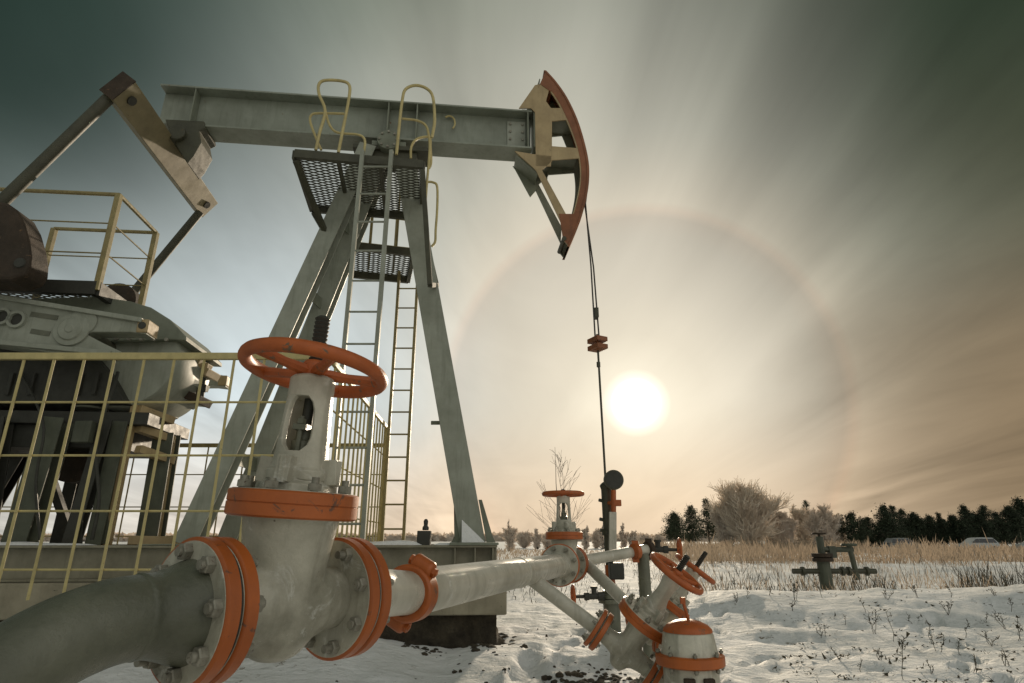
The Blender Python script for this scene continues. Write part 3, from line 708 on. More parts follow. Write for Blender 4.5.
# head block and saddle bearing
mb = MB(); mb.box(pw(.0, 0, 5.51), (.95, .34, .06), Matrix.Rotation(PA, 3, 'Z')); mb.box(pw(.0, 0, 5.42), (.62, .26, .12), Matrix.Rotation(PA, 3, 'Z')); P(mb, 'head_block', 'olive', bevel=.006)
bz0, bz1 = 5.62, 6.20
mb = MB(); bp = uz(389, 132, -.2); bu = bp[0]
mb.lathe(pw(bu, -.22, bz0 - .03), PVv, [(0, .10), (.0, .135), (.06, .145), (.38, .145), (.44, .135), (.44, .1)], 32); mb.box(pw(bu, 0, bz0 - .07), (.42, .30, .13), Matrix.Rotation(PA, 3, 'Z'))
sb = P(mb, 'saddle_bearing', 'pump', bevel=.006)
for i in range(8):
    a = 2 * PI * i / 8; mb = MB(); mb.lathe(pw(bu + .108 * math.cos(a), -.222, bz0 - .03 + .108 * math.sin(a)), -PVv, [(0, .016), (.016, .016)], 6, False); P(mb, 'bolt', 'bolt', sb)
# walking beam
ul, ur = -2.88, 1.75
bl = lambda u: (ur - u) / (ur - ul) * .07
mb = MB(); zc_ = (bz0 + bz1) / 2
pl, pr = pw(ul, 0, zc_ + .07), pw(ur, 0, zc_)
mb.ibeam(pl, pr, bz1 - bz0, .31, .024, .016)
wbm = P(mb, 'walking_beam', 'beamp', bevel=.003)
for u in (-2.45, -.08, .28, 1.7):
    for s_ in (-1, 1):
        mb = MB(); mb.box(pw(u, s_ * .079, zc_ + bl(u)), (.014, .138, bz1 - bz0 - .052), Matrix.Rotation(PA, 3, 'Z')); P(mb, 'stiffener', 'pump', wbm)
mb = MB(); mb.beam(pw(1.44, -.012, zc_ - .02), pw(1.68, -.012, zc_ - .02), .03, .45); P(mb, 'splice_plate', 'pumpl', wbm, .004)
for (x_, y_) in ((437, 117), (452, 125)):
    pass
for i in range(4):
    for u_ in (1.48, 1.64):
        mb = MB(); mb.lathe(pw(u_, -.026, zc_ - .19 + .115 * i), -PVv, [(0, .017), (.016, .017)], 6, False); P(mb, 'bolt', 'bolt', wbm)
for i in range(5):
    for u_ in (bu - .30, bu + .30):
        if i < 2: mb = MB(); mb.lathe(pw(u_, -.12 + .06 * 0 - .0, bz0 - .0), V((0, 0, -1)), [(0, .022), (.02, .022)], 6, False); P(mb, 'bolt', 'bolt', wbm) if i == 0 else None
mb = MB(); h = [onv(449 + 6 * math.cos(a), 123 + 7 * math.sin(a), -.05) for a in (-2.2, -1.6, -1.0, -.4, .3, .9)]; mb.path(h, .012, 8, sub=3); P(mb, 'hand_grip', 'yellow', wbm)
# horse head
def O(pts, v): return [uz(x, y, v) for x, y in pts]
arc = [(546, 71), (556, 82), (567, 98), (577, 119), (584, 141), (588.5, 162), (589, 180), (586.5, 198), (580, 222), (569.5, 247)]
arc_in = [(540, 84), (549, 90), (559, 105), (568, 124), (575.5, 144), (579.5, 163), (580, 180), (577, 198), (571, 219), (562, 238)]
HV = -.17
def dense(p, n=4):
    o = []
    for i in range(len(p) - 1):
        a, b_, c_, d_ = V(p[max(i - 1, 0)]), V(p[i]), V(p[i + 1]), V(p[min(i + 2, len(p) - 1)])
        for k in range(n):
            t = k / n; o.append(tuple(.5 * ((2 * b_) + (c_ - a) * t + (2 * a - 5 * b_ + 4 * c_ - d_) * t * t + (-a + 3 * b_ - 3 * c_ + d_) * t ** 3)))
    return o + [tuple(p[-1])]
hh = None
AC = O(arc, HV); A3 = dense(AC); I3 = dense(O(arc_in, HV))
for side, v in ((0, HV), (1, .15)):
    mb = MB()
    # rim band plate along the arc
    for i in range(len(A3) - 1): mb.pprism([A3[i], A3[i + 1], I3[i + 1], I3[i]], v, v + .02)
    segs = [[(535, 85), (540, 84), (549, 90), (546, 101), (551, 108), (552, 121), (552, 146), (551, 166), (536, 166), (535, 112), (531, 108), (519, 108)],
            [(551, 108), (569, 108), (573, 119), (552, 121)],
            [(551, 146), (577, 148), (580, 158), (551, 160)],
            [(515, 151), (533, 154), (551, 156), (551, 160), (552, 161), (542, 170), (566, 214), (565, 231), (536, 170)]]
    for sg in segs: mb.pprism(O(sg, HV), v + .001, v + .018)
    hp = P(mb, 'head_plate', 'beige' if side == 0 else 'pump', bevel=0)
    if side == 0: hh = hp
mb = MB()
for i in range(len(A3) - 1):
    (u0, z0), (u1, z1) = A3[i], A3[i + 1]
    nn = V((z0 - z1, u1 - u0)).normalized() * (.012)
    mb.add([pw(u0, HV - .012, z0), pw(u1, HV - .012, z1), pw(u1, .182, z1), pw(u0, .182, z0), pw(u0 - .03, HV - .012, z0), pw(u1 - .03, HV - .012, z1), pw(u1 - .03, .182, z1), pw(u0 - .03, .182, z0)],
           [(0, 1, 2, 3), (4, 7, 6, 5), (0, 4, 5, 1), (3, 2, 6, 7)], False)
    # front red rim on each plate
    k_ = .88
    for vv in (HV - .004, .168):
        mb.pprism([A3[i], A3[i + 1], tuple(V(A3[i + 1]).lerp(V(I3[i + 1]), k_)), tuple(V(A3[i]).lerp(V(I3[i]), k_))], vv, vv + .004)
P(mb, 'head_arc', 'headred')
mb = MB(); tip = O([(546, 71), (556, 82), (551, 92), (540, 84), (538, 88), (534, 100)], HV); mb.pprism(tip[:4] + tip[4:5], HV - .006, .17); P(mb, 'head_tip', 'headred', hh)
mb = MB(); tp = O([(559, 214), (575, 214), (571, 222), (563, 240), (569, 249)], HV); mb.pprism([tp[0], tp[1], tp[2], tp[3]], HV - .005, HV); P(mb, 'toe_plate', 'headred', hh)
for (a_, b_) in (((533, 100), (540, 78)), ((552, 117), (575, 119)), ((552, 152), (578, 154))):
    (u0, z0), (u1, z1) = uz(*a_, HV), uz(*b_, HV); mb = MB(); mb.beam(pw(u0, 0, z0), pw(u1, 0, z1), .31, .014, up=None if abs(u1 - u0) > .3 else PU); P(mb, 'head_web', 'pump', hh)
mb = MB(); mb.prism([pw(*(lambda q: (q[0], .13, q[1]))(uz(x, y, HV))) for x, y in ((516, 153), (535, 156), (540, 176), (533, 184))], PVv * .012); mb.prism([pw(*(lambda q: (q[0], HV + .03, q[1]))(uz(x, y, HV))) for x, y in ((516, 153), (535, 157), (538, 172))], PVv * .3); P(mb, 'head_web', 'pump', hh)
mb = MB(); c1 = uz(564, 239, HV); mb.tube(pw(c1[0], -.19, c1[1]), pw(c1[0], .175, c1[1]), .028, n=12); P(mb, 'toe_bar', 'olive', hh)
mb = MB(); (ua, za), (ub, zb) = uz(531, 112, HV), uz(534, 152, HV); mb.box(pw(ua + .06, 0, (bz0 + bz1) / 2 + .02), (.05, .30, .56), Matrix.Rotation(PA, 3, 'Z')); mb.box(pw(ua, 0, bz1 + .03), (.22, .2, .05), Matrix.Rotation(PA, 3, 'Z')); P(mb, 'head_mount', 'pump', hh, .005)
# bridle, carrier, polished rod
ub_, _ = uz(588, 190, 0)
tz = uz(588.6, 160, 0)[1]; uh, _ = uz(587.5, 200, 0); carr_u, carr_z = uz(597.5, 344, 0)
mb = MB()
for s_ in (-1, 1):
    mb.path([pw(AC[5][0] + .006, s_ * .05, AC[5][1]), pw(AC[6][0] + .008, s_ * .05, AC[6][1]), pw(AC[7][0] + .02 + s_ * .008, s_ * .048, AC[7][1]), pw(carr_u - .02 + s_ * .024, s_ * .035, carr_z + 1.0), pw(carr_u + s_ * .036, s_ * .05, carr_z + .05)], .0095, 8)
bri = P(mb, 'bridle_cable', 'dark')
mb = MB(); mb.box(pw(carr_u, 0, carr_z + .38), (.05, .11, .12)); P(mb, 'cable_clip', 'olive', bri, .004)
mb = MB()
for dz_ in (.045, -.045):
    mb.box(pw(carr_u, 0, carr_z + dz_), (.15, .2, .055), Matrix.Rotation(.5, 3, 'Z')); mb.lathe(pw(carr_u, 0, carr_z + dz_ - .035), Zv, [(0, .05), (.07, .05)], 12)
P(mb, 'carrier_bar', 'headred', bri, .004)
mb = MB(); mb.tube(pw(carr_u, 0, carr_z + .12), V((WB.x, WB.y, zt - .02)), .0125, n=12); mb.lathe(pw(carr_u, 0, carr_z - .28), Zv, [(0, .022), (.06, .022)], 10); P(mb, 'polished_rod', 'olive', bri)
# top platform with expanded-metal floor
def mesh_floor(o, ux, vy, w, d, cw=.06, ch=.045, th=.010):
    """expanded metal: crossing zigzag strands"""
    mb = MB(); nx, ny = int(w / cw), int(d / ch)
    for j in range(ny):
        for i in range(nx):
            p = o + ux * (i + .5) * w / nx + vy * (j + .5) * d / ny
            a, b_ = ux * w / nx / 2, vy * d / ny / 2
            for q0_, q1_ in ((p - a, p + b_), (p + b_, p + a), (p + a, p - b_), (p - b_, p - a)):
                mb.beam(q0_, q1_, .011, .008)
    return mb
PZt = 4.85
c0, c1 = onZ(295, 151, PZt), onZ(423, 162, PZt)
ux = (c1 - c0); PWd = ux.length; ux.normalize(); vy = V((-ux.y, ux.x, 0)); PD_ = 1.12
pf = MB(); zz = V((0, 0, -.04))
for a_, b_ in ((c0, c1), (c0 + vy * PD_, c1 + vy * PD_), (c0, c0 + vy * PD_), (c1, c1 + vy * PD_)): pf.beam(a_ + zz, b_ + zz, .05, .10)
for t_ in (.33, .66): pf.beam(c0 + ux * PWd * t_ + zz, c0 + ux * PWd * t_ + vy * PD_ + zz, .04, .05)
plat = P(pf, 'top_platform', 'olive', bevel=.003)
P(mesh_floor(c0 + V((0, 0, -.01)), ux, vy, PWd, PD_, .13, .055), 'grating', 'olive', plat)
for a_, b_ in ((c0 + V((.02, 0, -.12)), bA.lerp(apA, .72)), (c0 + vy * PD_ + V((.02, 0, -.1)), bB.lerp(apB, .70)), (c1 + V((0, 0, -.1)), onY(430, 285, c1.y + .1)), (c1 + vy * PD_ + V((0, 0, -.1)), onY(437, 285, c1.y + 1.2)), (onY(430, 285, c1.y + .1), onY(437, 285, c1.y + 1.2))):
    mb = MB(); mb.beam(a_, b_, .05, .05); P(mb, 'platform_brace', 'olive', plat)
# lower far platform and ladders
PL = 4.42
n0, n1 = onZ(350, 243, PL), onZ(414, 250, PL)
ux2 = (n1 - n0); w2 = ux2.length; ux2.normalize(); vy2 = V((-ux2.y, ux2.x, 0)); d2 = .86
pf = MB()
for a_, b_ in ((n0, n1), (n0 + vy2 * d2, n1 + vy2 * d2), (n0, n0 + vy2 * d2), (n1, n1 + vy2 * d2)): pf.beam(a_ + zz, b_ + zz, .05, .10)
pl2 = P(pf, 'rear_platform', 'olive', bevel=.003); P(mesh_floor(n0 + V((0, 0, -.01)), ux2, vy2, w2, d2, .13, .06), 'grating', 'olive', pl2)
for dd in (.02, .84):
    for t_ in (.3, .72):
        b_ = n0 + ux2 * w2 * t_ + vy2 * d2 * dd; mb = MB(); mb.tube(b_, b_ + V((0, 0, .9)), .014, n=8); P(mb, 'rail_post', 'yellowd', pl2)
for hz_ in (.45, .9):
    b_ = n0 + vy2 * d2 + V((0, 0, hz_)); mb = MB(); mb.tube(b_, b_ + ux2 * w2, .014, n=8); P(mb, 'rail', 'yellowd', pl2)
def ladder(pl_, pr_, z0, z1, step, mat, w=.04):
    mb = MB(); T_ = None
    for q in (pl_, pr_): mb.beam(V((q.x, q.y, z0)), V((q.x, q.y, z1)), w, .045, (0, 1, 0))
    T_ = P(mb, 'ladder', mat, bevel=.002)
    z = z0 + step * .6
    while z < z1 - .1:
        mb = MB(); mb.tube(V((pl_.x, pl_.y, z)), V((pr_.x, pr_.y, z)), .011, n=8); P(mb, 'rung', mat, T_); z += step
    return T_
YL = c0.y + .02
lad1 = ladder(onY(331, 493, YL), onY(366, 493, YL), FT - .02, PZt + .02, .33, 'pumpl')
la, lb = onY(382, 540, 7.55), onY(403.5, 540, 7.55); ladder(la, lb, FT, PL, .285, 'yellowd', .036)
# tubular grab hoops over the platform
H = lambda pts, v, r=.016: MB().path([onv(270 + x / 4.02, 60 + y / 4.02, v) for x, y in pts], r, 10, sub=4)
vn = (c0 - PO).dot(PVv)
hoops = [([(184, 362), (200, 290), (222, 205), (198, 140), (196, 100), (220, 82), (285, 84), (318, 100), (318, 150), (295, 270), (275, 372)], vn + .02, .017),
         ([(206, 362), (190, 325), (162, 250), (168, 220), (200, 214), (298, 216)], vn + .25, .014),
         ([(222, 205), (240, 262), (272, 292), (345, 299), (374, 310), (382, 335), (376, 376)], vn + .10, .014),
         ([(508, 380), (520, 260), (532, 160), (545, 118), (585, 102), (630, 115), (655, 150), (662, 240), (655, 290), (650, 312)], vn + .02, .017),
         ([(532, 236), (590, 243), (625, 262), (638, 300), (642, 360), (632, 480), (626, 560)], vn + .12, .014),
         ([(566, 396), (568, 350), (590, 318), (640, 310), (645, 350), (648, 410), (640, 435)], vn + .3, .014),
         ([(630, 490), (655, 492), (672, 510), (672, 600), (666, 683), (664, 730), (650, 750)], vn + .35, .014)]
for pts_, v, r in hoops: P(H(pts_, v, r), 'grab_rail', 'yellow', plat)
# equalizer and pitman arms
EU = -2.74; EZ = 5.40
e0, e1 = onY(118, 86, 5.06), onY(206, 207, 7.58)
mb = MB(); mb.beam(e0, e1, .17, .30, up=(.6, 0, .8)); eq = P(mb, 'equalizer', 'drab', bevel=.006)
mb = MB(); mb.beam(e0 - (e1 - e0).normalized() * .012, e0, .18, .31, up=(.6, 0, .8)); P(mb, 'end_cap', 'rust', eq)
for e_ in (e0, e1):
    mb = MB(); q_ = e_ + (e1 - e0).normalized() * (.16 if e_ is e0 else -.16)
    nq = V((.8, 0, -.6)); mb.tube(q_ - nq * .11, q_ + nq * .11, .05, n=20); P(mb, 'pin', 'dark', eq)
mb = MB(); ec = e0.lerp(e1, .52)
mb.pprism(O([(165, 119), (204, 121), (205, 128), (199, 131), (201, 142), (193, 156), (187, 163), (180, 152), (172, 138), (168, 128)], -.18), -.18, .18); mb.lathe(onv(176, 132, -.24), PVv, [(0, .10), (.48, .10)], 24)
P(mb, 'equalizer_bearing', 'olive', eq, .01)
for e_, sgn, v in ((e0, -1, -1.12), (e1, 1, 1.05)):
    ue = (e_ - PO).dot(PU); ve = (e_ - PO).dot(PVv) - sgn * .16
    t0 = pw(ue, ve, e_.z); t1 = pw(-3.98 if sgn < 0 else -4.02, ve + sgn * .03, 3.30)
    dd = (t1 - t0) / (t0.z - t1.z); end = t0 + dd * (t0.z - 3.28)
    if sgn < 0: end = onv(-60, 262, -1.12); t0 = e0 + (e1 - e0).normalized() * .10; t0 = onv(108, 99, -1.08)
    else: end = onv(60, 381, 1.25); t0 = onv(200, 212, 1.25)
    mb = MB(); mb.tube(t0, end, .058 if sgn < 0 else .055, n=16); P(mb, 'pitman_arm', 'olive')
# cranks and counterweights
cr = [(-90, 281), (0, 296), (60, 306), (143, 319), (147, 324), (146, 334), (130, 332), (92, 332), (86, 334), (103, 343), (122, 352), (110, 356), (60, 354), (0, 345), (-90, 330)]
def crank(v0, v1, dv):
    mb = MB(); pts_ = O(cr, -1.0); mb.pprism(pts_, v0, v1); C = P(mb, 'crank', 'pumpl', bevel=.008)
    s_ = -1 if v0 < 0 else 1; vf = v0 if v0 < 0 else v1
    mb = MB()                                     # raised edges
    for a_, b_ in (((-90, 283), (143, 321)), ((-90, 329), (0, 343)), ((0, 343), (112, 354))):
        (u0, z0), (u1, z1) = uz(*a_, -1.0), uz(*b_, -1.0); mb.beam(pw(u0, vf + s_ * .012, z0), pw(u1, vf + s_ * .012, z1), .05, .045)
    P(mb, 'crank_rib', 'pumpl', C, .006)
    for hx, hy in ((3, 317), (17.5, 320), (-14, 314)):
        (u0, z0) = uz(hx, hy, -1.0); mb = MB(); q = pw(u0, vf, z0)
        mb.lathe(q, PVv * s_, [(0, .085), (.03, .082), (.03, .058), (.0, .056)], 28); P(mb, 'pin_hole', 'pumpl', C)
        mb = MB(); mb.lathe(q, PVv * s_, [(0, .058), (.004, .058)], 24); P(mb, 'bore', 'dark', C)
    for hx, hy in ((72, 330), (83, 322)):
        (u0, z0) = uz(hx, hy, -1.0); mb = MB(); mb.lathe(pw(u0, vf, z0), PVv * s_, [(0, .16), (.02, .155), (.024, .11), (.04, .10), (.042, .04), (.05, .035), (.05, .0)] if hx < 80 else [(0, .13), (.015, .125), (.016, 0)], 36); P(mb, 'boss', 'pumpl', C, .004)
    for a_, b_ in (((31, 314), (58, 318)), ((31, 331), (50, 334))):
        (u0, z0), (u1, z1) = uz(*a_, -1.0), uz(*b_, -1.0); mb = MB(); mb.beam(pw(u0, vf + s_ * .002, z0), pw(u1, vf + s_ * .002, z1), .01, .045); P(mb, 'slot', 'darkpipe', C)
    mb = MB(); (u0, z0) = uz(143, 326, -1.0); mb.box(pw(u0, (v0 + v1) / 2, z0), (.10, abs(v1 - v0) + .03, .13), Matrix.Rotation(PA, 3, 'Z')); P(mb, 'end_clamp', 'beige', C, .012)
    mb = MB(); mb.lathe(pw(u0 + .0, vf + s_ * .016, z0), PVv * s_, [(0, .035), (.004, .035)], 16); P(mb, 'bore', 'dark', C)
    return C
crank(-1.00, -.82, 0); crank(1.02, 1.2, 0)
cw = [(-90, 208), (-40, 198), (-8, 199), (6, 202), (16, 209), (23, 222), (28, 240), (30, 255), (29, 266), (24, 275), (10, 280), (-40, 278), (-90, 272)]
for v0, v1 in ((-1.36, -1.08), (1.24, 1.5)):
    mb = MB(); mb.pprism(O(cw, -1.36), v0, v1); CW = P(mb, 'counterweight', 'rust', bevel=.03)
    (u0, z0) = uz(20, 263, -1.36); mb = MB(); mb.lathe(pw(u0, v0 if v0 < 0 else v1, z0), PVv * (-1 if v0 < 0 else 1), [(0, .05), (.012, .045)], 16); P(mb, 'bolt', 'dark', CW)
mb = MB(); cc = onv(115, 300, .9); mb.lathe(cc, PVv, [(0, .2), (.02, .24), (.2, .24), (.22, .2)], 32); P(mb, 'brake_drum', 'rust')
mb = MB(); (u0, z0) = uz(72, 330, -1.0); mb.tube(pw(u0, -1.0, z0), pw(u0, 1.15, z0), .09, n=24); P(mb, 'crankshaft', 'olive')
# gearbox
gu, gz_ = (V((-3.92, 5.8, 0)) - PO).dot(PU), 2.66
out = [uz(100, 298, -.45), uz(133, 303, -.45), uz(153, 309, -.45), uz(172, 321, -.45), uz(188, 338, -.45), uz(188, 342, -.45), uz(170, 341, -.45)]
mb = MB(); mb.pprism([uz(40, 345, -.45), uz(40, 300, -.45)] + out, -.5, .5); gb = P(mb, 'gearbox', 'pump', bevel=.01)
mb = MB(); mb.lathe(pw(gu, -.42, gz_), PVv, [(0, .40), (.0, .505), (.02, .52), (.82, .52), (.84, .505)], 64); P(mb, 'lower_housing', 'pumpl', gb)
mb = MB(); mb.pprism([uz(-60, 345, -.5), uz(62, 350, -.5), uz(92, 352, -.5), uz(112, 375, -.5), uz(128, 404, -.5), uz(-60, 404, -.5)], -.54, .40); P(mb, 'brake_housing', 'dark', gb, .01)
for (x, y, v) in ((199, 364, .2), (207, 373, .3), (199, 400, .2), (191, 397, .3)):
    q = onv(x, y, v); mb = MB(); mb.box(q, (.16, .3, .09), Matrix.Rotation(rad(20), 3, 'Y')); mb.tube(q + V((.03, -.1, -.07)), q + V((.03, -.1, .09)), .022, n=8); P(mb, 'lug', 'rust' if y > 398 else 'beige', gb, .01)
mb = MB(); a_, b_ = onv(203, 378, .25), onv(201, 398, .25); mb.tube(a_, b_, .03, n=10); mb.lathe(a_.lerp(b_, .35), b_ - a_, [(0, .045), (.08, .045)], 8, False); P(mb, 'tie_bolt', 'dark', gb)
for i in range(9):
    (u0, z0) = uz(66 + 12.5 * i, 337 + .3 * i, -.52); mb = MB(); mb.lathe(pw(u0, -.502, z0), -PVv, [(0, .02), (.022, .02)], 6, False); P(mb, 'bolt', 'bolt', gb)
for i in range(4):
    an = rad(-95 + 27 * i); mb = MB(); c_ = pw(gu + .50 * math.cos(an), 0, gz_ + .50 * math.sin(an)); mb.box(c_, (.07, .80, .03), Matrix.Rotation(-an - PI / 2, 3, 'Y')); P(mb, 'rib', 'pumpl', gb, .004)
mb = MB(); mb.path([onv(118, 372, -.57), onv(112, 392, -.62), onv(102, 420, -.66), onv(96, 455, -.62), onv(99, 500, -.6), onv(92, 540, -.6)], .016, 8, sub=4); P(mb, 'hose', 'dark', gb)
mb = MB(); mb.path([onv(20, 372, -.57), onv(34, 398, -.64), onv(44, 430, -.70), onv(36, 480, -.68), onv(40, 540, -.62)], .012, 8, sub=4); P(mb, 'cable', 'dark', gb)
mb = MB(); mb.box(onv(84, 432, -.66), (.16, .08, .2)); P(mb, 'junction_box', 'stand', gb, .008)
for x_ in (10, 32, 80, 96):
    mb = MB(); mb.box(onv(x_, 384, -.555), (.035, .03, .22)); P(mb, 'housing_rib', 'dark', gb, .004)
# drive stand beneath
mb = MB(); mb.box(pw(-3.15, 0, 2.03), (2.1, .95, .12), Matrix.Rotation(PA, 3, 'Z')); mb.box(pw(-3.3, 0, 1.86), (1.9, .8, .22), Matrix.Rotation(PA, 3, 'Z')); st_ = P(mb, 'drive_stand', 'dark', bevel=.005)
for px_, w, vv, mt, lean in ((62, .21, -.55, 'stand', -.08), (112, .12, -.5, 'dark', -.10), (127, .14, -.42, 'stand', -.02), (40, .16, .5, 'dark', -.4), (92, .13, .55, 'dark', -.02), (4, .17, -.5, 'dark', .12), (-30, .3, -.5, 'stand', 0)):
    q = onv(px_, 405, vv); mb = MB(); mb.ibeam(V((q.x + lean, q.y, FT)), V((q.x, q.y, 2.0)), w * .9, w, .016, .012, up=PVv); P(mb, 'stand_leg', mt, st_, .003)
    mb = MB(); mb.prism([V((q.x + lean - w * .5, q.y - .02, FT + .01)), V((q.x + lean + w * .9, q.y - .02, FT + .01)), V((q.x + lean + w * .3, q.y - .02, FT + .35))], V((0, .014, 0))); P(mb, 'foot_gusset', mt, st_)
for a_, b_ in (((10, 540), (60, 440)), ((110, 540), (85, 450)), ((70, 535), (48, 470))):
    mb = MB(); mb.beam(onv(*a_, 0), onv(*b_, 0), .07, .07); P(mb, 'stand_brace', 'dark', st_)
mb = MB(); q = onv(75, 455, -.1); mb.lathe(q, PVv, [(0, .16), (.0, .27), (.22, .27), (.22, .16)], 40); P(mb, 'brake_drum', 'rust', st_)
mb = MB()
q = onv(92, 400, -.3); mb.lathe(q + V((0, 0, -.1)), Zv, [(0, .16), (.35, .13), (.5, .10)], 20); P(mb, 'bearing_pedestal', 'pumpl', st_, .005)
# lit ladder-like side frame under the gearbox
mb = MB()
y0 = -.38
for x_ in (132,): a_, b_ = onv(136, 402, y0), onv(126, 545, y0); mb.beam(a_, V((a_.x, a_.y, FT)), .055, .06)
sf = P(mb, 'side_frame', 'beige', bevel=.003)
for yy in (409, 428, 449):
    a_, b_ = onv(138, yy, y0), onv(172, yy + 12, y0 + .35); mb = MB(); mb.beam(a_, b_, .09, .075); P(mb, 'side_bar', 'beige', sf, .003)
a_ = onv(172, 438, y0 + .35); mb = MB(); mb.beam(a_, V((a_.x + .02, a_.y, FT)), .06, .05); P(mb, 'side_post', 'beige', sf)
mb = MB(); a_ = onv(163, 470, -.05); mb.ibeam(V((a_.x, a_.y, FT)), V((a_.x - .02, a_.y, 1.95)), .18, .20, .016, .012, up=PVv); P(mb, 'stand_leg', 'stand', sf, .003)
mb = MB(); mb.beam(onv(128, 540, -.3), onv(182, 541, -.1), .1, .08); P(mb, 'sill_beam', 'beige', sf, .004)
# service platform with handrail over the gearbox
PS = 3.36; s0, s1 = onY(103, 286, 5.49), None
pu1 = (s0 - PO).dot(PU) - .05; v0_ = (s0 - PO).dot(PVv); v1_ = v0_ + .82; pu0 = pu1 - 1.55
mb = MB(); zs = s0.z
for a_, b_ in (((pu0, v0_), (pu1, v0_)), ((pu0, v1_), (pu1, v1_)), ((pu0, v0_), (pu0, v1_)), ((pu1, v0_), (pu1, v1_))): mb.beam(pw(*a_, zs - .03), pw(*b_, zs - .03), .06, .14)
sp_ = P(mb, 'service_platform', 'dark', bevel=.003)
P(mesh_floor(pw(pu0, v0_, zs - .02), PU, PVv, 1.55, .82, .12, .06), 'grating', 'olive', sp_)
RT = onY(117, 195, 5.49).z
for (u, v) in ((pu1, v0_), (pu1, v1_), (pu0 + .42, v1_), (pu0, v0_), (pu0, v1_)):
    mb = MB(); mb.beam(pw(u, v, zs - .05), pw(u, v, RT), .055, .055, (0, 1, 0)); P(mb, 'rail_post', 'yellowd', sp_, .003)
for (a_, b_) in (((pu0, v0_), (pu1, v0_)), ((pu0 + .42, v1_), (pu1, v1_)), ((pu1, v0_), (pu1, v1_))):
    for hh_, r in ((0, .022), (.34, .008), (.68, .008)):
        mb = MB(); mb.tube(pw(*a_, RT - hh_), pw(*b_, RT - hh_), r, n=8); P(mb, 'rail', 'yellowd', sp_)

# ------------------------------------------------------------------ foundation
TF = MB()
def slab(u0, u1, v0, v1, z0, z1):
    mb = MB(); mb.pprism([(u0, z0), (u1, z0), (u1, z1), (u0, z1)], v0, v1); return mb
fo = slab(-6.3, 1.38, -.92, .92, .29, FB - .004).build('foundation_slab', M['concrete'], bevel=.012)
tag(fo, 'long beige concrete slab carrying the pumpjack frame', 'foundation')
def rough_mass(name, u0, u1, v0, v1, z0, z1, seed, taper=.18):
    mb = MB(); nx = int((u1 - u0) / .045); nzv = 9; vs = []; fs = []
    # lumpy earth skirt: front face, right end and back
    path = []
    for i in range(nx + 1): path.append((u0 + (u1 - u0) * i / nx, v0, 0, -1))
    ny = int((v1 - v0) / .05)
    for i in range(1, ny + 1): path.append((u1, v0 + (v1 - v0) * i / ny, 1, 0))
    for j in range(nzv + 1):
        t = j / nzv; z = z1 + (z0 - z1) * t
        for (u, v, du, dv) in path:
            n_ = noise.noise(V((u * 7, v * 7 + seed, z * 8))) * .09 + noise.noise(V((u * 19, v * 19, z * 22))) * .05
            k = taper * t * t + n_ * (.3 + t)
            vs.append(pw(u + du * k, v + dv * k, z))
    m_ = len(path)
    for j in range(nzv):
        for i in range(m_ - 1): fs.append((j * m_ + i, j * m_ + i + 1, (j + 1) * m_ + i + 1, (j + 1) * m_ + i))
    mb.add(vs, fs, True); return mb
so = rough_mass('earth', -6.2, 1.30, -.80, .80, -.06, .292, 3, .04).build('earth_bank', M['soil']); tag(so, kind='structure')
# clods and bare patches in the snow (uncountable)
mb = MB()
def clod(x, y, r):
    z = ghz(x, y); n = 6; vs = [V((x, y, z + r * .45))]
    for i in range(n):
        a = 2 * PI * i / n; q = r * random.uniform(.6, 1.3); vs.append(V((x + q * math.cos(a), y + q * math.sin(a), z + r * random.uniform(.0, .25))))
    for i in range(n):
        a = 2 * PI * i / n; q = r * 1.25; vs.append(V((x + q * math.cos(a), y + q * math.sin(a), z - .02)))
    mb.add(vs, [(0, 1 + i, 1 + (i + 1) % n) for i in range(n)] + [(1 + i, 7 + i, 7 + (i + 1) % n, 1 + (i + 1) % n) for i in range(n)], True)
for (px_, py_, sx, sy, n, r) in ((478, 641, .16, .3, 90, .03), (425, 654, .09, .08, 26, .018), (592, 677, .13, .12, 130, .028), (600, 668, .2, .2, 60, .012), (540, 640, .5, .5, 70, .009), (455, 690, .3, .25, 26, .012), (480, 665, .25, .3, 26, .011), (630, 690, .5, .3, 60, .01)):
    c = onZ(px_, py_, .03)
    for i in range(n): clod(c.x + random.gauss(0, sx), c.y + random.gauss(0, sy), r * random.uniform(.4, 1.5))
o = mb.build('soil_clods', M['soil']); tag(o, kind='stuff', label='dark crumbs of earth scattered on the trampled snow', cat='soil')

# ------------------------------------------------------------------ fences
def mesh_fence(name, label, p0, p1, ztop, wires, zbot, sp, first=.0, rail=.05, bar=.011, mat='yellow', posts=(0, 1), group='yellow guard fences round the pumpjack'):
    T = thing(name, V((p0[0], p0[1], 0)), label, 'fence', group); p0, p1 = V((*p0, 0)), V((*p1, 0)); d = (p1 - p0); L = d.length; d.normalize()
    mb = MB(); mb.beam(p0 + V((0, 0, ztop)), p1 + V((0, 0, ztop)), rail * .7, rail); part(mb, 'top_rail', mat, T, bevel=.004)
    mb = MB(); s_ = first
    while s_ < L:
        q = p0 + d * s_; jit = random.uniform(-.004, .004); mb.tube(q + V((jit, 0, zbot)), q + V((0, 0, ztop)), bar, n=6); s_ += sp
    side = V((-d.y, d.x, 0)) * bar * 1.6
    for z in wires: mb.tube(p0 + V((0, 0, z)) + side, p1 + V((0, 0, z)) + side, bar * .8, n=6)
    part(mb, 'mesh_panel', mat, T)
    for t_ in posts:
        q = p0 + d * L * t_; mb = MB(); mb.beam(V((q.x, q.y, -.1)), V((q.x, q.y, ztop)), .05, .05, (0, 1, 0)); part(mb, 'post', mat, T)
X0 = -3.90 - .24 * 8
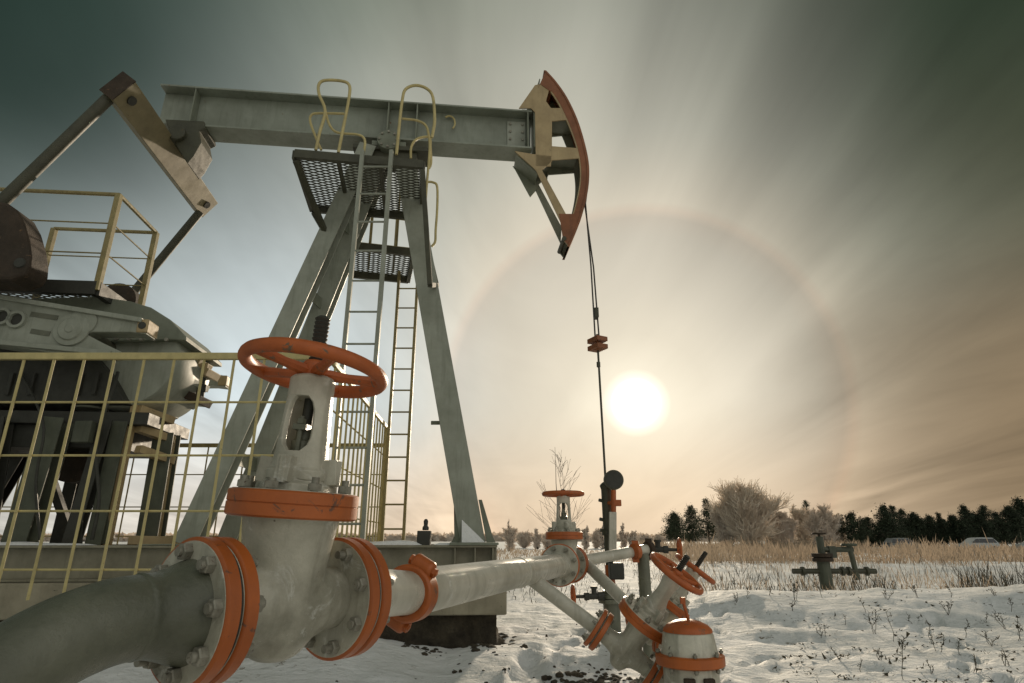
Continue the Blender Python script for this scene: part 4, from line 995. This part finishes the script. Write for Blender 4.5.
mesh_fence('guard_fence', 'yellow welded mesh guard fence nearest the camera, in front of the gearbox', (X0, 4.6), (-1.46, 4.6), 2.30, (1.93, 1.516, 1.107, .70), .50, .24, 0, .055, .0115, posts=(0,))
mesh_fence('guard_fence', 'side panel of yellow mesh fence running back past the two ladders', (-1.47, 4.72), (-1.62, 7.7), 2.29, (1.93, 1.516, 1.107), .62, .20, .1, .045, .010, posts=(1,))
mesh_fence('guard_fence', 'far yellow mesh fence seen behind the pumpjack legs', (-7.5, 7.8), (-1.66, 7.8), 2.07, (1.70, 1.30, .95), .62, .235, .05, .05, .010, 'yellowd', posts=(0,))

# ------------------------------------------------------------------ second well in the field
def field_well(px, top, base, Y, k, label):
    b0 = onY(px, base, Y); b0.z = ghz(b0.x, Y) - .05; zt_ = onY(px, top, Y).z; Hh = zt_ - b0.z
    T = thing('field_wellhead', b0, label, 'wellhead')
    mb = MB(); mb.tube(b0, b0 + V((0, 0, Hh * .62)), .15 * k, n=20); part(mb, 'casing', 'stand', T)
    mb = MB(); mb.lathe(b0 + V((0, 0, Hh * .52)), Zv, [(0, .24 * k), (.08 * k, .24 * k), (.09 * k, .19 * k), (.11 * k, .24 * k), (.19 * k, .24 * k)], 24); part(mb, 'flange', 'rust', T)
    mb = MB(); mb.tube(b0 + V((0, 0, Hh * .6)), b0 + V((0, 0, Hh * .94)), .085 * k, n=16); part(mb, 'tree_pipe', 'stand', T)
    mb = MB(); mb.torus(b0 + V((0, 0, Hh * .99)), Zv, .14 * k, .025 * k, 24, 6); mb.tube(b0 + V((0, 0, Hh * .93)), b0 + V((0, 0, Hh)), .03 * k, n=8); mb.beam(b0 + V((-.14 * k, 0, Hh * .99)), b0 + V((.14 * k, 0, Hh * .99)), .03, .02); part(mb, 'handwheel', 'rust', T)
    return T, b0, Hh
TQ, qb, qH = field_well(828, 533, 594, 12.5, .8, 'weathered green wellhead with a rusty flange standing in the reeds at centre right')
mb = MB(); z1_ = qb.z + qH * .35
mb.tube(qb + V((-.62, 0, qH * .36)), qb + V((1.0, 0, qH * .36)), .05, n=12)
for x_ in (-.45, .32, .45, .8): mb.lathe(qb + V((x_, 0, qH * .36)), (1, 0, 0), [(0, .085), (.05, .085)], 12)
part(mb, 'cross_pipe', 'olive', TQ)
mb = MB(); mb.tube(qb + V((.05, 0, qH * .72)), qb + V((.62, 0, qH * .72)), .05, n=12); mb.box(qb + V((.2, 0, qH * .68)), (.13, .12, .22)); part(mb, 'side_pipe', 'stand', TQ)
mb = MB(); mb.tube(qb + V((.62, 0, qH * .22)), qb + V((.56, 0, qH * .78)), .05, n=12); mb.torus(qb + V((.56, 0, qH * .80)), Zv, .12, .03, 20, 6); part(mb, 'riser', 'stand', TQ)

# ------------------------------------------------------------------ trees
def thin(mb, p0, p1, r0, r1=None):           # three-sided twig
    r1 = r0 * .6 if r1 is None else r1
    d = p1 - p0; L = d.length
    if L < 1e-5: return
    d /= L; u_ = d.cross(V((.3, .9, .2))).normalized(); w = d.cross(u_)
    vs = []
    for p, r in ((p0, r0), (p1, r1)):
        for k in range(3): a = 2.094 * k; vs.append(p + (u_ * math.cos(a) + w * math.sin(a)) * r)
    mb.add(vs, [(0, 1, 4, 3), (1, 2, 5, 4), (2, 0, 3, 5)])
def rv(s=1): return V((random.gauss(0, s), random.gauss(0, s), random.gauss(0, s)))
def grow(mb, p, d, L, r, lev, up=.25, spread=.55, kids=4, minr=.0):
    n = 3; q = p
    for i in range(n):
        d = (d + rv(.10) + V((0, 0, up * .25))).normalized(); q2 = q + d * L / n
        thin(mb, q, q2, max(r * (1 - i * .25), minr), max(r * (1 - (i + 1) * .25), minr))
        if lev > 0:
            for k in range(kids if i else max(1, kids - 2)):
                a = rv(1); a = (a - d * a.dot(d)).normalized()
                nd = (d + a * spread * random.uniform(.6, 1.5) + V((0, 0, up))).normalized()
                grow(mb, q.lerp(q2, random.random()), nd, L * random.uniform(.45, .7), r * .5, lev - 1, up, spread, kids, minr)
        q = q2
def place(px, base, Y):
    b0 = onY(px, base, Y); b0.z = ghz(b0.x, b0.y) - .1; return b0
def frost_tree(px, top, base, w, Y, mat, label, group=None, dens=1.0, name='frosted_tree'):
    b0 = place(px, base, Y); Hh = onY(px, top, Y).z - b0.z; W = w / 632 * Y / 2 
    T = thing(name, b0, label, 'tree', group)
    tr = MB(); cr_ = MB(); mr = Y * .00055
    stems = random.randint(5, 8)
    for s_ in range(stems):
        a = 2 * PI * s_ / stems + random.random(); lean = random.uniform(.15, .75)
        tip = b0 + V((math.cos(a) * W * lean * 1.15, math.sin(a) * W * lean, Hh * random.uniform(.72, 1.0) * (1 - .72 * max(0, lean - .2))))
        q = b0 + V((math.cos(a) * .15, math.sin(a) * .15, 0)); N = 7
        for i in range(N):
            t1 = (i + 1) / N; q2 = b0.lerp(tip, t1) + V((0, 0, Hh * .08 * math.sin(PI * t1))) + rv(.02 * Hh)
            thin(tr, q, q2, max(.09 * (1 - i / N), mr), max(.09 * (1 - t1), mr))
            if i >= 0:
                for k in range(int(17 * dens)):
                    d = V((math.cos(random.random() * 6.28), math.sin(random.random() * 6.28), random.uniform(.3, 1.4))).normalized()
                    grow(cr_, q.lerp(q2, random.random()), d, W * random.uniform(.35, .75) * (1 - .45 * t1), mr * 1.1, 1, .25, .6, 4, mr * .62)
            q = q2
    part(tr, 'trunk', 'bark', T); part(cr_, 'crown', mat, T); return T
def pine(px, top, base, w, Y, label, group=None, mat='needle', seed=0):
    b0 = place(px, base, Y); Hh = onY(px, top, Y).z - b0.z; W = w / 632 * Y / 2
    T = thing('pine_tree', b0, label, 'tree', group)
    tr = MB(); tr.tube(b0, b0 + V((rv(.1).x, 0, Hh * .96)), .13, .02, 8)
    cr_ = MB(); lv = 11
    lo_t = random.uniform(.1, .3); pw_ = random.uniform(.35, .7)
    for i in range(lv):
        t = lo_t + (1 - lo_t) * i / (lv - 1); rr = W * max(1 - t, 0) ** pw_ * (.6 + .4 * math.sin(min(1, t * 3) * PI / 2)) * random.uniform(.55, 1.25) + .1
        nb = random.randint(6, 9)
        for k in range(nb):
            a = random.random() * 2 * PI; l = rr * random.uniform(.55, 1.25)
            p0_ = b0 + V((0, 0, Hh * t)); tip = p0_ + V((math.cos(a) * l, math.sin(a) * l, random.uniform(.0, .28) * l + .1))
            thin(tr, p0_, tip, .03, .012)
            for c_ in range(5):
                cc_ = p0_.lerp(tip, .35 + .65 * c_ / 4) + rv(.06 * W); cs = (.10 + .10 * random.random()) * W * (1.1 - .4 * t)
                for n_ in range(22):
                    q = cc_ + rv(cs * .75); s1 = rv(cs * .35); s2 = rv(cs * .28) + V((0, 0, cs * .2)); cr_.tri(q, q + s1, q + s2)
    part(tr, 'trunk', 'bark', T); part(cr_, 'crown', mat, T); return T
GP = 'pines at the near side of the frosted grove'
for i, (px_, top, w, Y) in enumerate(((676, 516, 30, 92), (694, 509, 28, 96), (710, 502, 26, 90), (722, 507, 24, 94))):
    pine(px_, top, 547, w, Y, ('small round pine at the left end of the frosted grove', 'second pine from the left end of the frosted grove', 'tallest dark pine left of the big frosted tree', 'dark pine partly behind the left side of the big frosted tree')[i], GP, 'needle2')
frost_tree(750, 483, 549, 76, 82, 'twigd', 'largest pale brown frosted tree with a broad rounded crown', dens=1.35)
frost_tree(774, 506, 549, 24, 86, 'twigd', 'low frosted tree tucked against the right side of the largest one', dens=.8)
frost_tree(840, 512, 549, 22, 84, 'twigd', 'low frosted tree at the right edge of the grove, next to the dark pines', dens=.9)
frost_tree(728, 500, 549, 30, 84, 'twig', 'frosted tree merging with the left side of the largest one', dens=.9)
frost_tree(786, 508, 549, 30, 84, 'twig', 'slender frosted tree just right of the largest one', dens=.9)
frost_tree(804, 502, 549, 26, 88, 'twigd', 'narrow frosted tree with a darker core in the middle of the grove', dens=.9)
frost_tree(826, 504, 549, 36, 82, 'twig', 'pale frosted tree at the right end of the grove behind the second wellhead', dens=1.1)
pine(812, 503, 547, 18, 92, 'lone dark pine among the frosted trees at the right of the grove', None, 'needle2')
GR = 'pines in the dark row behind the parked cars'
for i, (px_, top, w) in enumerate(((860, 516, 26), (874, 514, 24), (888, 513, 26), (898, 509, 18), (908, 509, 22), (921, 512, 26), (936, 519, 22), (948, 514, 20), (958, 513, 22), (970, 512, 24), (982, 516, 22), (993, 512, 22), (1004, 509, 24), (1016, 507, 26), (1028, 506, 28), (1042, 508, 26))):
    pine(px_ + random.uniform(-3, 3), top + random.uniform(-4, 7), 549, w * random.uniform(.9, 1.5), 84 + random.uniform(-4, 6), 'dark pine tree in the dense row behind the parked cars', GR)
for i in range(9):
    pine(868 + i * 20, 522, 549, 26, 95, 'dark pine tree in the dense row behind the parked cars', GR)
# hoar-frosted shrubs left of and behind the wellhead
lab = 'small hoar frosted tree in the hazy line behind the middle valves'
for px_, top, w, Y in ((511, 519, 17, 60), (524, 532, 24, 80), (537, 528, 12, 75), (548, 534, 20, 78), (586, 524, 12, 75), (597, 530, 18, 80), (603, 519, 10, 78), (624, 524, 12, 80), (634, 530, 14, 78), (645, 535, 18, 84), (660, 535, 16, 84)):
    frost_tree(px_, top, 547, w, Y, 'twig', lab, 'hoar frosted trees behind the middle valves', dens=.32)
# bare sapling behind valve 2
b0 = place(563, 552, 20); T = thing('bare_sapling', b0, 'tall thin bare sapling standing right behind the second valve', 'tree')
Hh = onY(563, 447, 20).z - b0.z; mb = MB(); q = b0; d = V((0, 0, 1))
for i in range(10):
    q2 = b0 + V((rv(.03).x - .02 * i, rv(.03).y, Hh * (i + 1) / 10)); thin(mb, q, q2, 0.026 * (1 - i / 11) + .003, .026 * (1 - (i + 1) / 11) + .003); q = q2
part(mb, 'trunk', 'twigp', T); mb = MB()
for i in range(22):
    t = random.uniform(.15, .95); a = random.random() * 6.28
    grow(mb, b0 + V((0, 0, Hh * t)), V((math.cos(a) * .8, math.sin(a) * .8, 1)).normalized(), Hh * .34 * (1.15 - t), .008, 1, .10, .35, 2, .0042)
part(mb, 'crown', 'twigp', T)
# far woods on the horizon
mb = MB()
def woods(Y, x0, x1, h, n):
    for i in range(n):
        x = random.uniform(x0, x1); y = Y + random.uniform(-25, 25); z = ghz(x, y) - .3; hh_ = h * random.uniform(.5, 1.1); w = h * random.uniform(.3, .6)
        for k in range(7):
            a = random.random() * 6.28; p = V((x + rv(w * .4).x, y + rv(w * .4).y, z + hh_ * random.uniform(.1, .8)))
            mb.add([p + V((-w * random.uniform(.5, 1), 0, 0)), p + V((0, w * .5, -hh_ * .3)), p + V((w * random.uniform(.5, 1), 0, 0)), p + V((0, -w * .4, hh_ * random.uniform(.15, .4)))], [(0, 1, 2, 3), (0, 1, 3), (1, 2, 3)])
woods(520, -420, 340, 7, 1500); woods(330, 160, 420, 6, 500)
o = mb.build('distant_woods', M['twig']); tag(o, kind='stuff', label='pale far-off frosted woods along the horizon', cat='woods')

# ------------------------------------------------------------------ reeds, grass, weeds
def tuft(mb, x, y, h, n, wd, spread):
    z = ghz(x, y) - .02
    for i in range(n):
        bx, by = x + random.gauss(0, spread), y + random.gauss(0, spread); hh_ = h * random.uniform(.45, 1.15)
        tp = V((bx + random.gauss(0, .30) * hh_, by + random.gauss(0, .30) * hh_, z + hh_)); a = random.random() * 3.14; sx = V((math.cos(a), math.sin(a), 0)) * wd * .5
        mid = V((bx, by, z)).lerp(tp, .72) + sx * .3
        mb.add([V((bx, by, z)) - sx * .6, V((bx, by, z)) + sx * .6, mid + sx, tp, mid - sx], [(0, 1, 2, 3, 4)])
mb = MB()
for i in range(5200):
    y = random.uniform(19, 62) ; x = random.uniform(.24, .98) * y
    dn = noise.noise(V((x * .12, y * .12, 4)))
    if dn < -.05 and y < 44 and random.random() < .85: continue
    tuft(mb, x, y, random.uniform(.15, .62) * (1 + 1.3 * dn) * (1 + .5 * (random.random() < .12)), 4, .010 + y * .0008, .25 + .2 * random.random())
for i in range(520):
    y = random.uniform(10.5, 19); x = random.uniform(.22, .75) * y
    if noise.noise(V((x * .5, y * .5, 14))) > -.05: tuft(mb, x, y, random.uniform(.12, .42), 4, .011, .16)
for i in range(900):
    y = random.uniform(22, 60); x = random.uniform(-.1, .27) * y; tuft(mb, x, y, random.uniform(.15, .4), 3, .012 + y * .0008, .3)
for i in range(800):
    y = random.uniform(60, 69); x = random.uniform(.2, .56) * y; tuft(mb, x, y, random.uniform(.5, 1.1), 4, .07, .4)
o = mb.build('dry_reeds', M['reed']); tag(o, kind='stuff', label='band of tan dry reeds and grass across the snowy field', cat='reeds')
mb = MB()
for i in range(1300):
    y = random.triangular(9.6, 19, 11.5); x = random.uniform(.30, 1.0) * y
    if random.random() > .35 + .65 * sstep(x / y, .35, .9) or noise.noise(V((x * .6, y * .9, 8))) < -.08: continue
    tuft(mb, x, y, random.uniform(.12, .40) * (1 + .5 * sstep(x / y, .55, .85)), 3, .011, .12)
for i in range(140):
    y = random.uniform(9, 17); x = random.uniform(.2, .6) * y; tuft(mb, x, y, random.uniform(.1, .3), 3, .011, .1)
for i in range(380):
    y = random.uniform(10, 22); x = random.uniform(-.08, .22) * y; tuft(mb, x, y, random.uniform(.05, .18), 3, .012, .2)
o = mb.build('dark_grass', M['weed']); tag(o, kind='stuff', label='dark dead grass sticking through the snow behind the mound', cat='grass')
# single weeds on the mound
def weed(px, py, hpx):
    r = ray(px, py); p = V((0, 0, CAM_H)); t = 1.0
    while t < 40 and (p + r * t).z > ghz((p + r * t).x, (p + r * t).y): t += .02
    b0 = p + r * t; b0.z = ghz(b0.x, b0.y) - .01
    Hh = hpx * random.uniform(.5, .9) / 632 * b0.y; mb = MB(); q = b0; d = V((random.gauss(0, .2), random.gauss(0, .2), 1)).normalized(); rr = max(.0022, b0.y * .00035)
    for s_ in range(random.randint(1, 3)):
        q = b0 + rv(.01); q.z = b0.z; dd = (d + rv(.2)); dd.z = abs(dd.z); dd.normalize(); n = 6
        for i in range(n):
            q2 = q + dd * Hh / n + rv(.006); thin(mb, q, q2, rr * 1.3, rr); 
            if i > 1:
                for k in range(2):
                    l = Hh * random.uniform(.1, .24); e = V((random.gauss(0, 1), random.gauss(0, 1), .8)).normalized(); thin(mb, q2, q2 + e * l, rr, rr * .5)
                    c_ = q2 + e * l; s1, s2 = rv(Hh * .055), rv(Hh * .055); mb.tri(c_, c_ + s1, c_ + s2); mb.tri(c_, c_ - s1, c_ + s2 * .5); mb.tri(c_, c_ + s2, c_ - s1 * .8)
            q = q2; dd = (dd + rv(.1)).normalized()
    o = mb.build('weed', M['weed'], origin=b0); o.location = b0
    tag(o, 'dry dark weed stalk poking out of the snow mound', 'weed', 'weed stalks on the snow mound')
for a_ in ((902, 681, 38), (903, 650, 18), (867, 614, 22), (893, 642, 26), (931, 640, 20), (949, 615, 16), (938, 652, 26), (912, 625, 14), (875, 634, 24), (966, 638, 22), (985, 624, 18), (1003, 628, 20), (1012, 612, 20), (996, 596, 14), (953, 597, 14), (822, 640, 18), (838, 660, 14), (858, 672, 16), (823, 598, 26), (796, 602, 24), (793, 612, 20), (771, 596, 12), (748, 598, 12), (735, 603, 10), (1008, 668, 24), (978, 672, 16), (960, 655, 14), (887, 600, 12), (918, 598, 14), (1019, 640, 22), (880, 660, 16), (845, 625, 12), (930, 672, 14), (990, 645, 18)): weed(*a_)
# leafy crumbs on the snow
mb = MB()
for i in range(110):
    c = onZ(random.uniform(760, 1020), random.uniform(602, 683), .12)
    for k in range(random.randint(3, 9)):
        p = V((c.x + random.gauss(0, .045), c.y + random.gauss(0, .05), 0)); p.z = ghz(p.x, p.y) + .006; a1_, a2_ = rv(.016), rv(.016); a1_.z = abs(a1_.z) * .5; mb.tri(p, p + a1_, p + a2_)
o = mb.build('leaf_litter', M['weed']); tag(o, kind='stuff', label='dark leaf crumbs lying on the snow at right', cat='leaves')

# ------------------------------------------------------------------ track and parked cars
mb = MB(); vs = []; n = 60
for i in range(n + 1):
    x = 24 + i * 1.6
    for y in (70.5, 82.5): vs.append(V((x, y, max(ghz(x, 70.5), ghz(x, 76), ghz(x, 82.5)) + .05)))
mb.add(vs, [(2 * i, 2 * i + 2, 2 * i + 3, 2 * i + 1) for i in range(n)], True)
o = mb.build('track', M['snowcap']); tag(o, kind='structure')
def car(px, Y, paintm, label, suv=True, flip=1):
    x = (px - 512) / 633 * Y; z = ghz(x, Y) - .40; o0 = V((x, Y, z)); T = thing('parked_car', o0, label, 'car', 'cars parked by the pines')
    A = lambda a, y, c_: o0 + V((a * flip, y, c_))
    prof = [(-2.25, .35), (-2.3, .75), (-2.15, .95), (-1.2, 1.02), (1.95, 1.06), (2.2, .95), (2.28, .6), (2.2, .35)]
    mb = MB(); mb.prism([A(a, -.88, c_) for a, c_ in prof], V((0, 1.76, 0))); B = part(mb, 'body', paintm, T, bevel=.07)
    gh = [(-1.25, 1.0), (-.45, 1.60), (.2, 1.68), (1.6, 1.64), (2.1, 1.05)]
    mb = MB(); vs = [A(a, s_ * (.82 if c_ < 1.2 else .66), c_) for s_ in (-1, 1) for a, c_ in gh]; k = len(gh)
    mb.add(vs, [tuple(range(k)), tuple(range(k, 2 * k))[::-1]] + [(i, (i + 1) % k, (i + 1) % k + k, i + k) for i in range(k)]); part(mb, 'cabin', paintm, T, bevel=.05)
    for a0_, a1_, b0_, b1_ in ((-1.02, -.12, -.42, -.12), (-.05, .82, -.05, .82), (.9, 1.85, .9, 1.62)):
        for s_ in (-1, 1):
            mb = MB(); q = [A(a0_, s_ * .84, 1.1), A(a1_, s_ * .84, 1.1), A(b1_, s_ * .705, 1.54), A(b0_, s_ * .705, 1.54)]; mb.prism(q, V((0, s_ * .01, 0))); part(mb, 'window', 'glass', T)
    for a in (-1.45, 1.4):
        for s_ in (-1, 1):
            mb = MB(); mb.lathe(A(a, s_ * .78, .36), (0, s_, 0), [(0, .28), (.0, .36), (.16, .36), (.18, .3)], 24); w = part(mb, 'wheel', 'tyre', T)
            mb = MB(); mb.lathe(A(a, s_ * .955, .36), (0, s_, 0), [(0, .21), (.012, .2)], 16); part(mb, 'rim', 'carpaint', T, w)
    for s_ in (-.62, .62):
        mb = MB(); mb.box(A(-2.26, s_, .78), (.08, .34, .16)); part(mb, 'headlight', 'lampg', T)
car(976, 74, 'carpaint', 'white estate car side-on in front of the pine row'); car(903, 80, 'cargrey', 'grey car half hidden in the reeds left of the white car', flip=-1); car(1036, 76, 'carpaint', 'pale car cut off by the right edge of the photo')

# ------------------------------------------------------------------ render settings
SC.render.engine = 'CYCLES'
SC.render.resolution_x, SC.render.resolution_y = 1024, 683
SC.view_settings.view_transform = 'Standard'; SC.view_settings.look = 'None'; SC.view_settings.gamma = 1; SC.view_settings.exposure = .18
SC.view_settings.use_curve_mapping = False
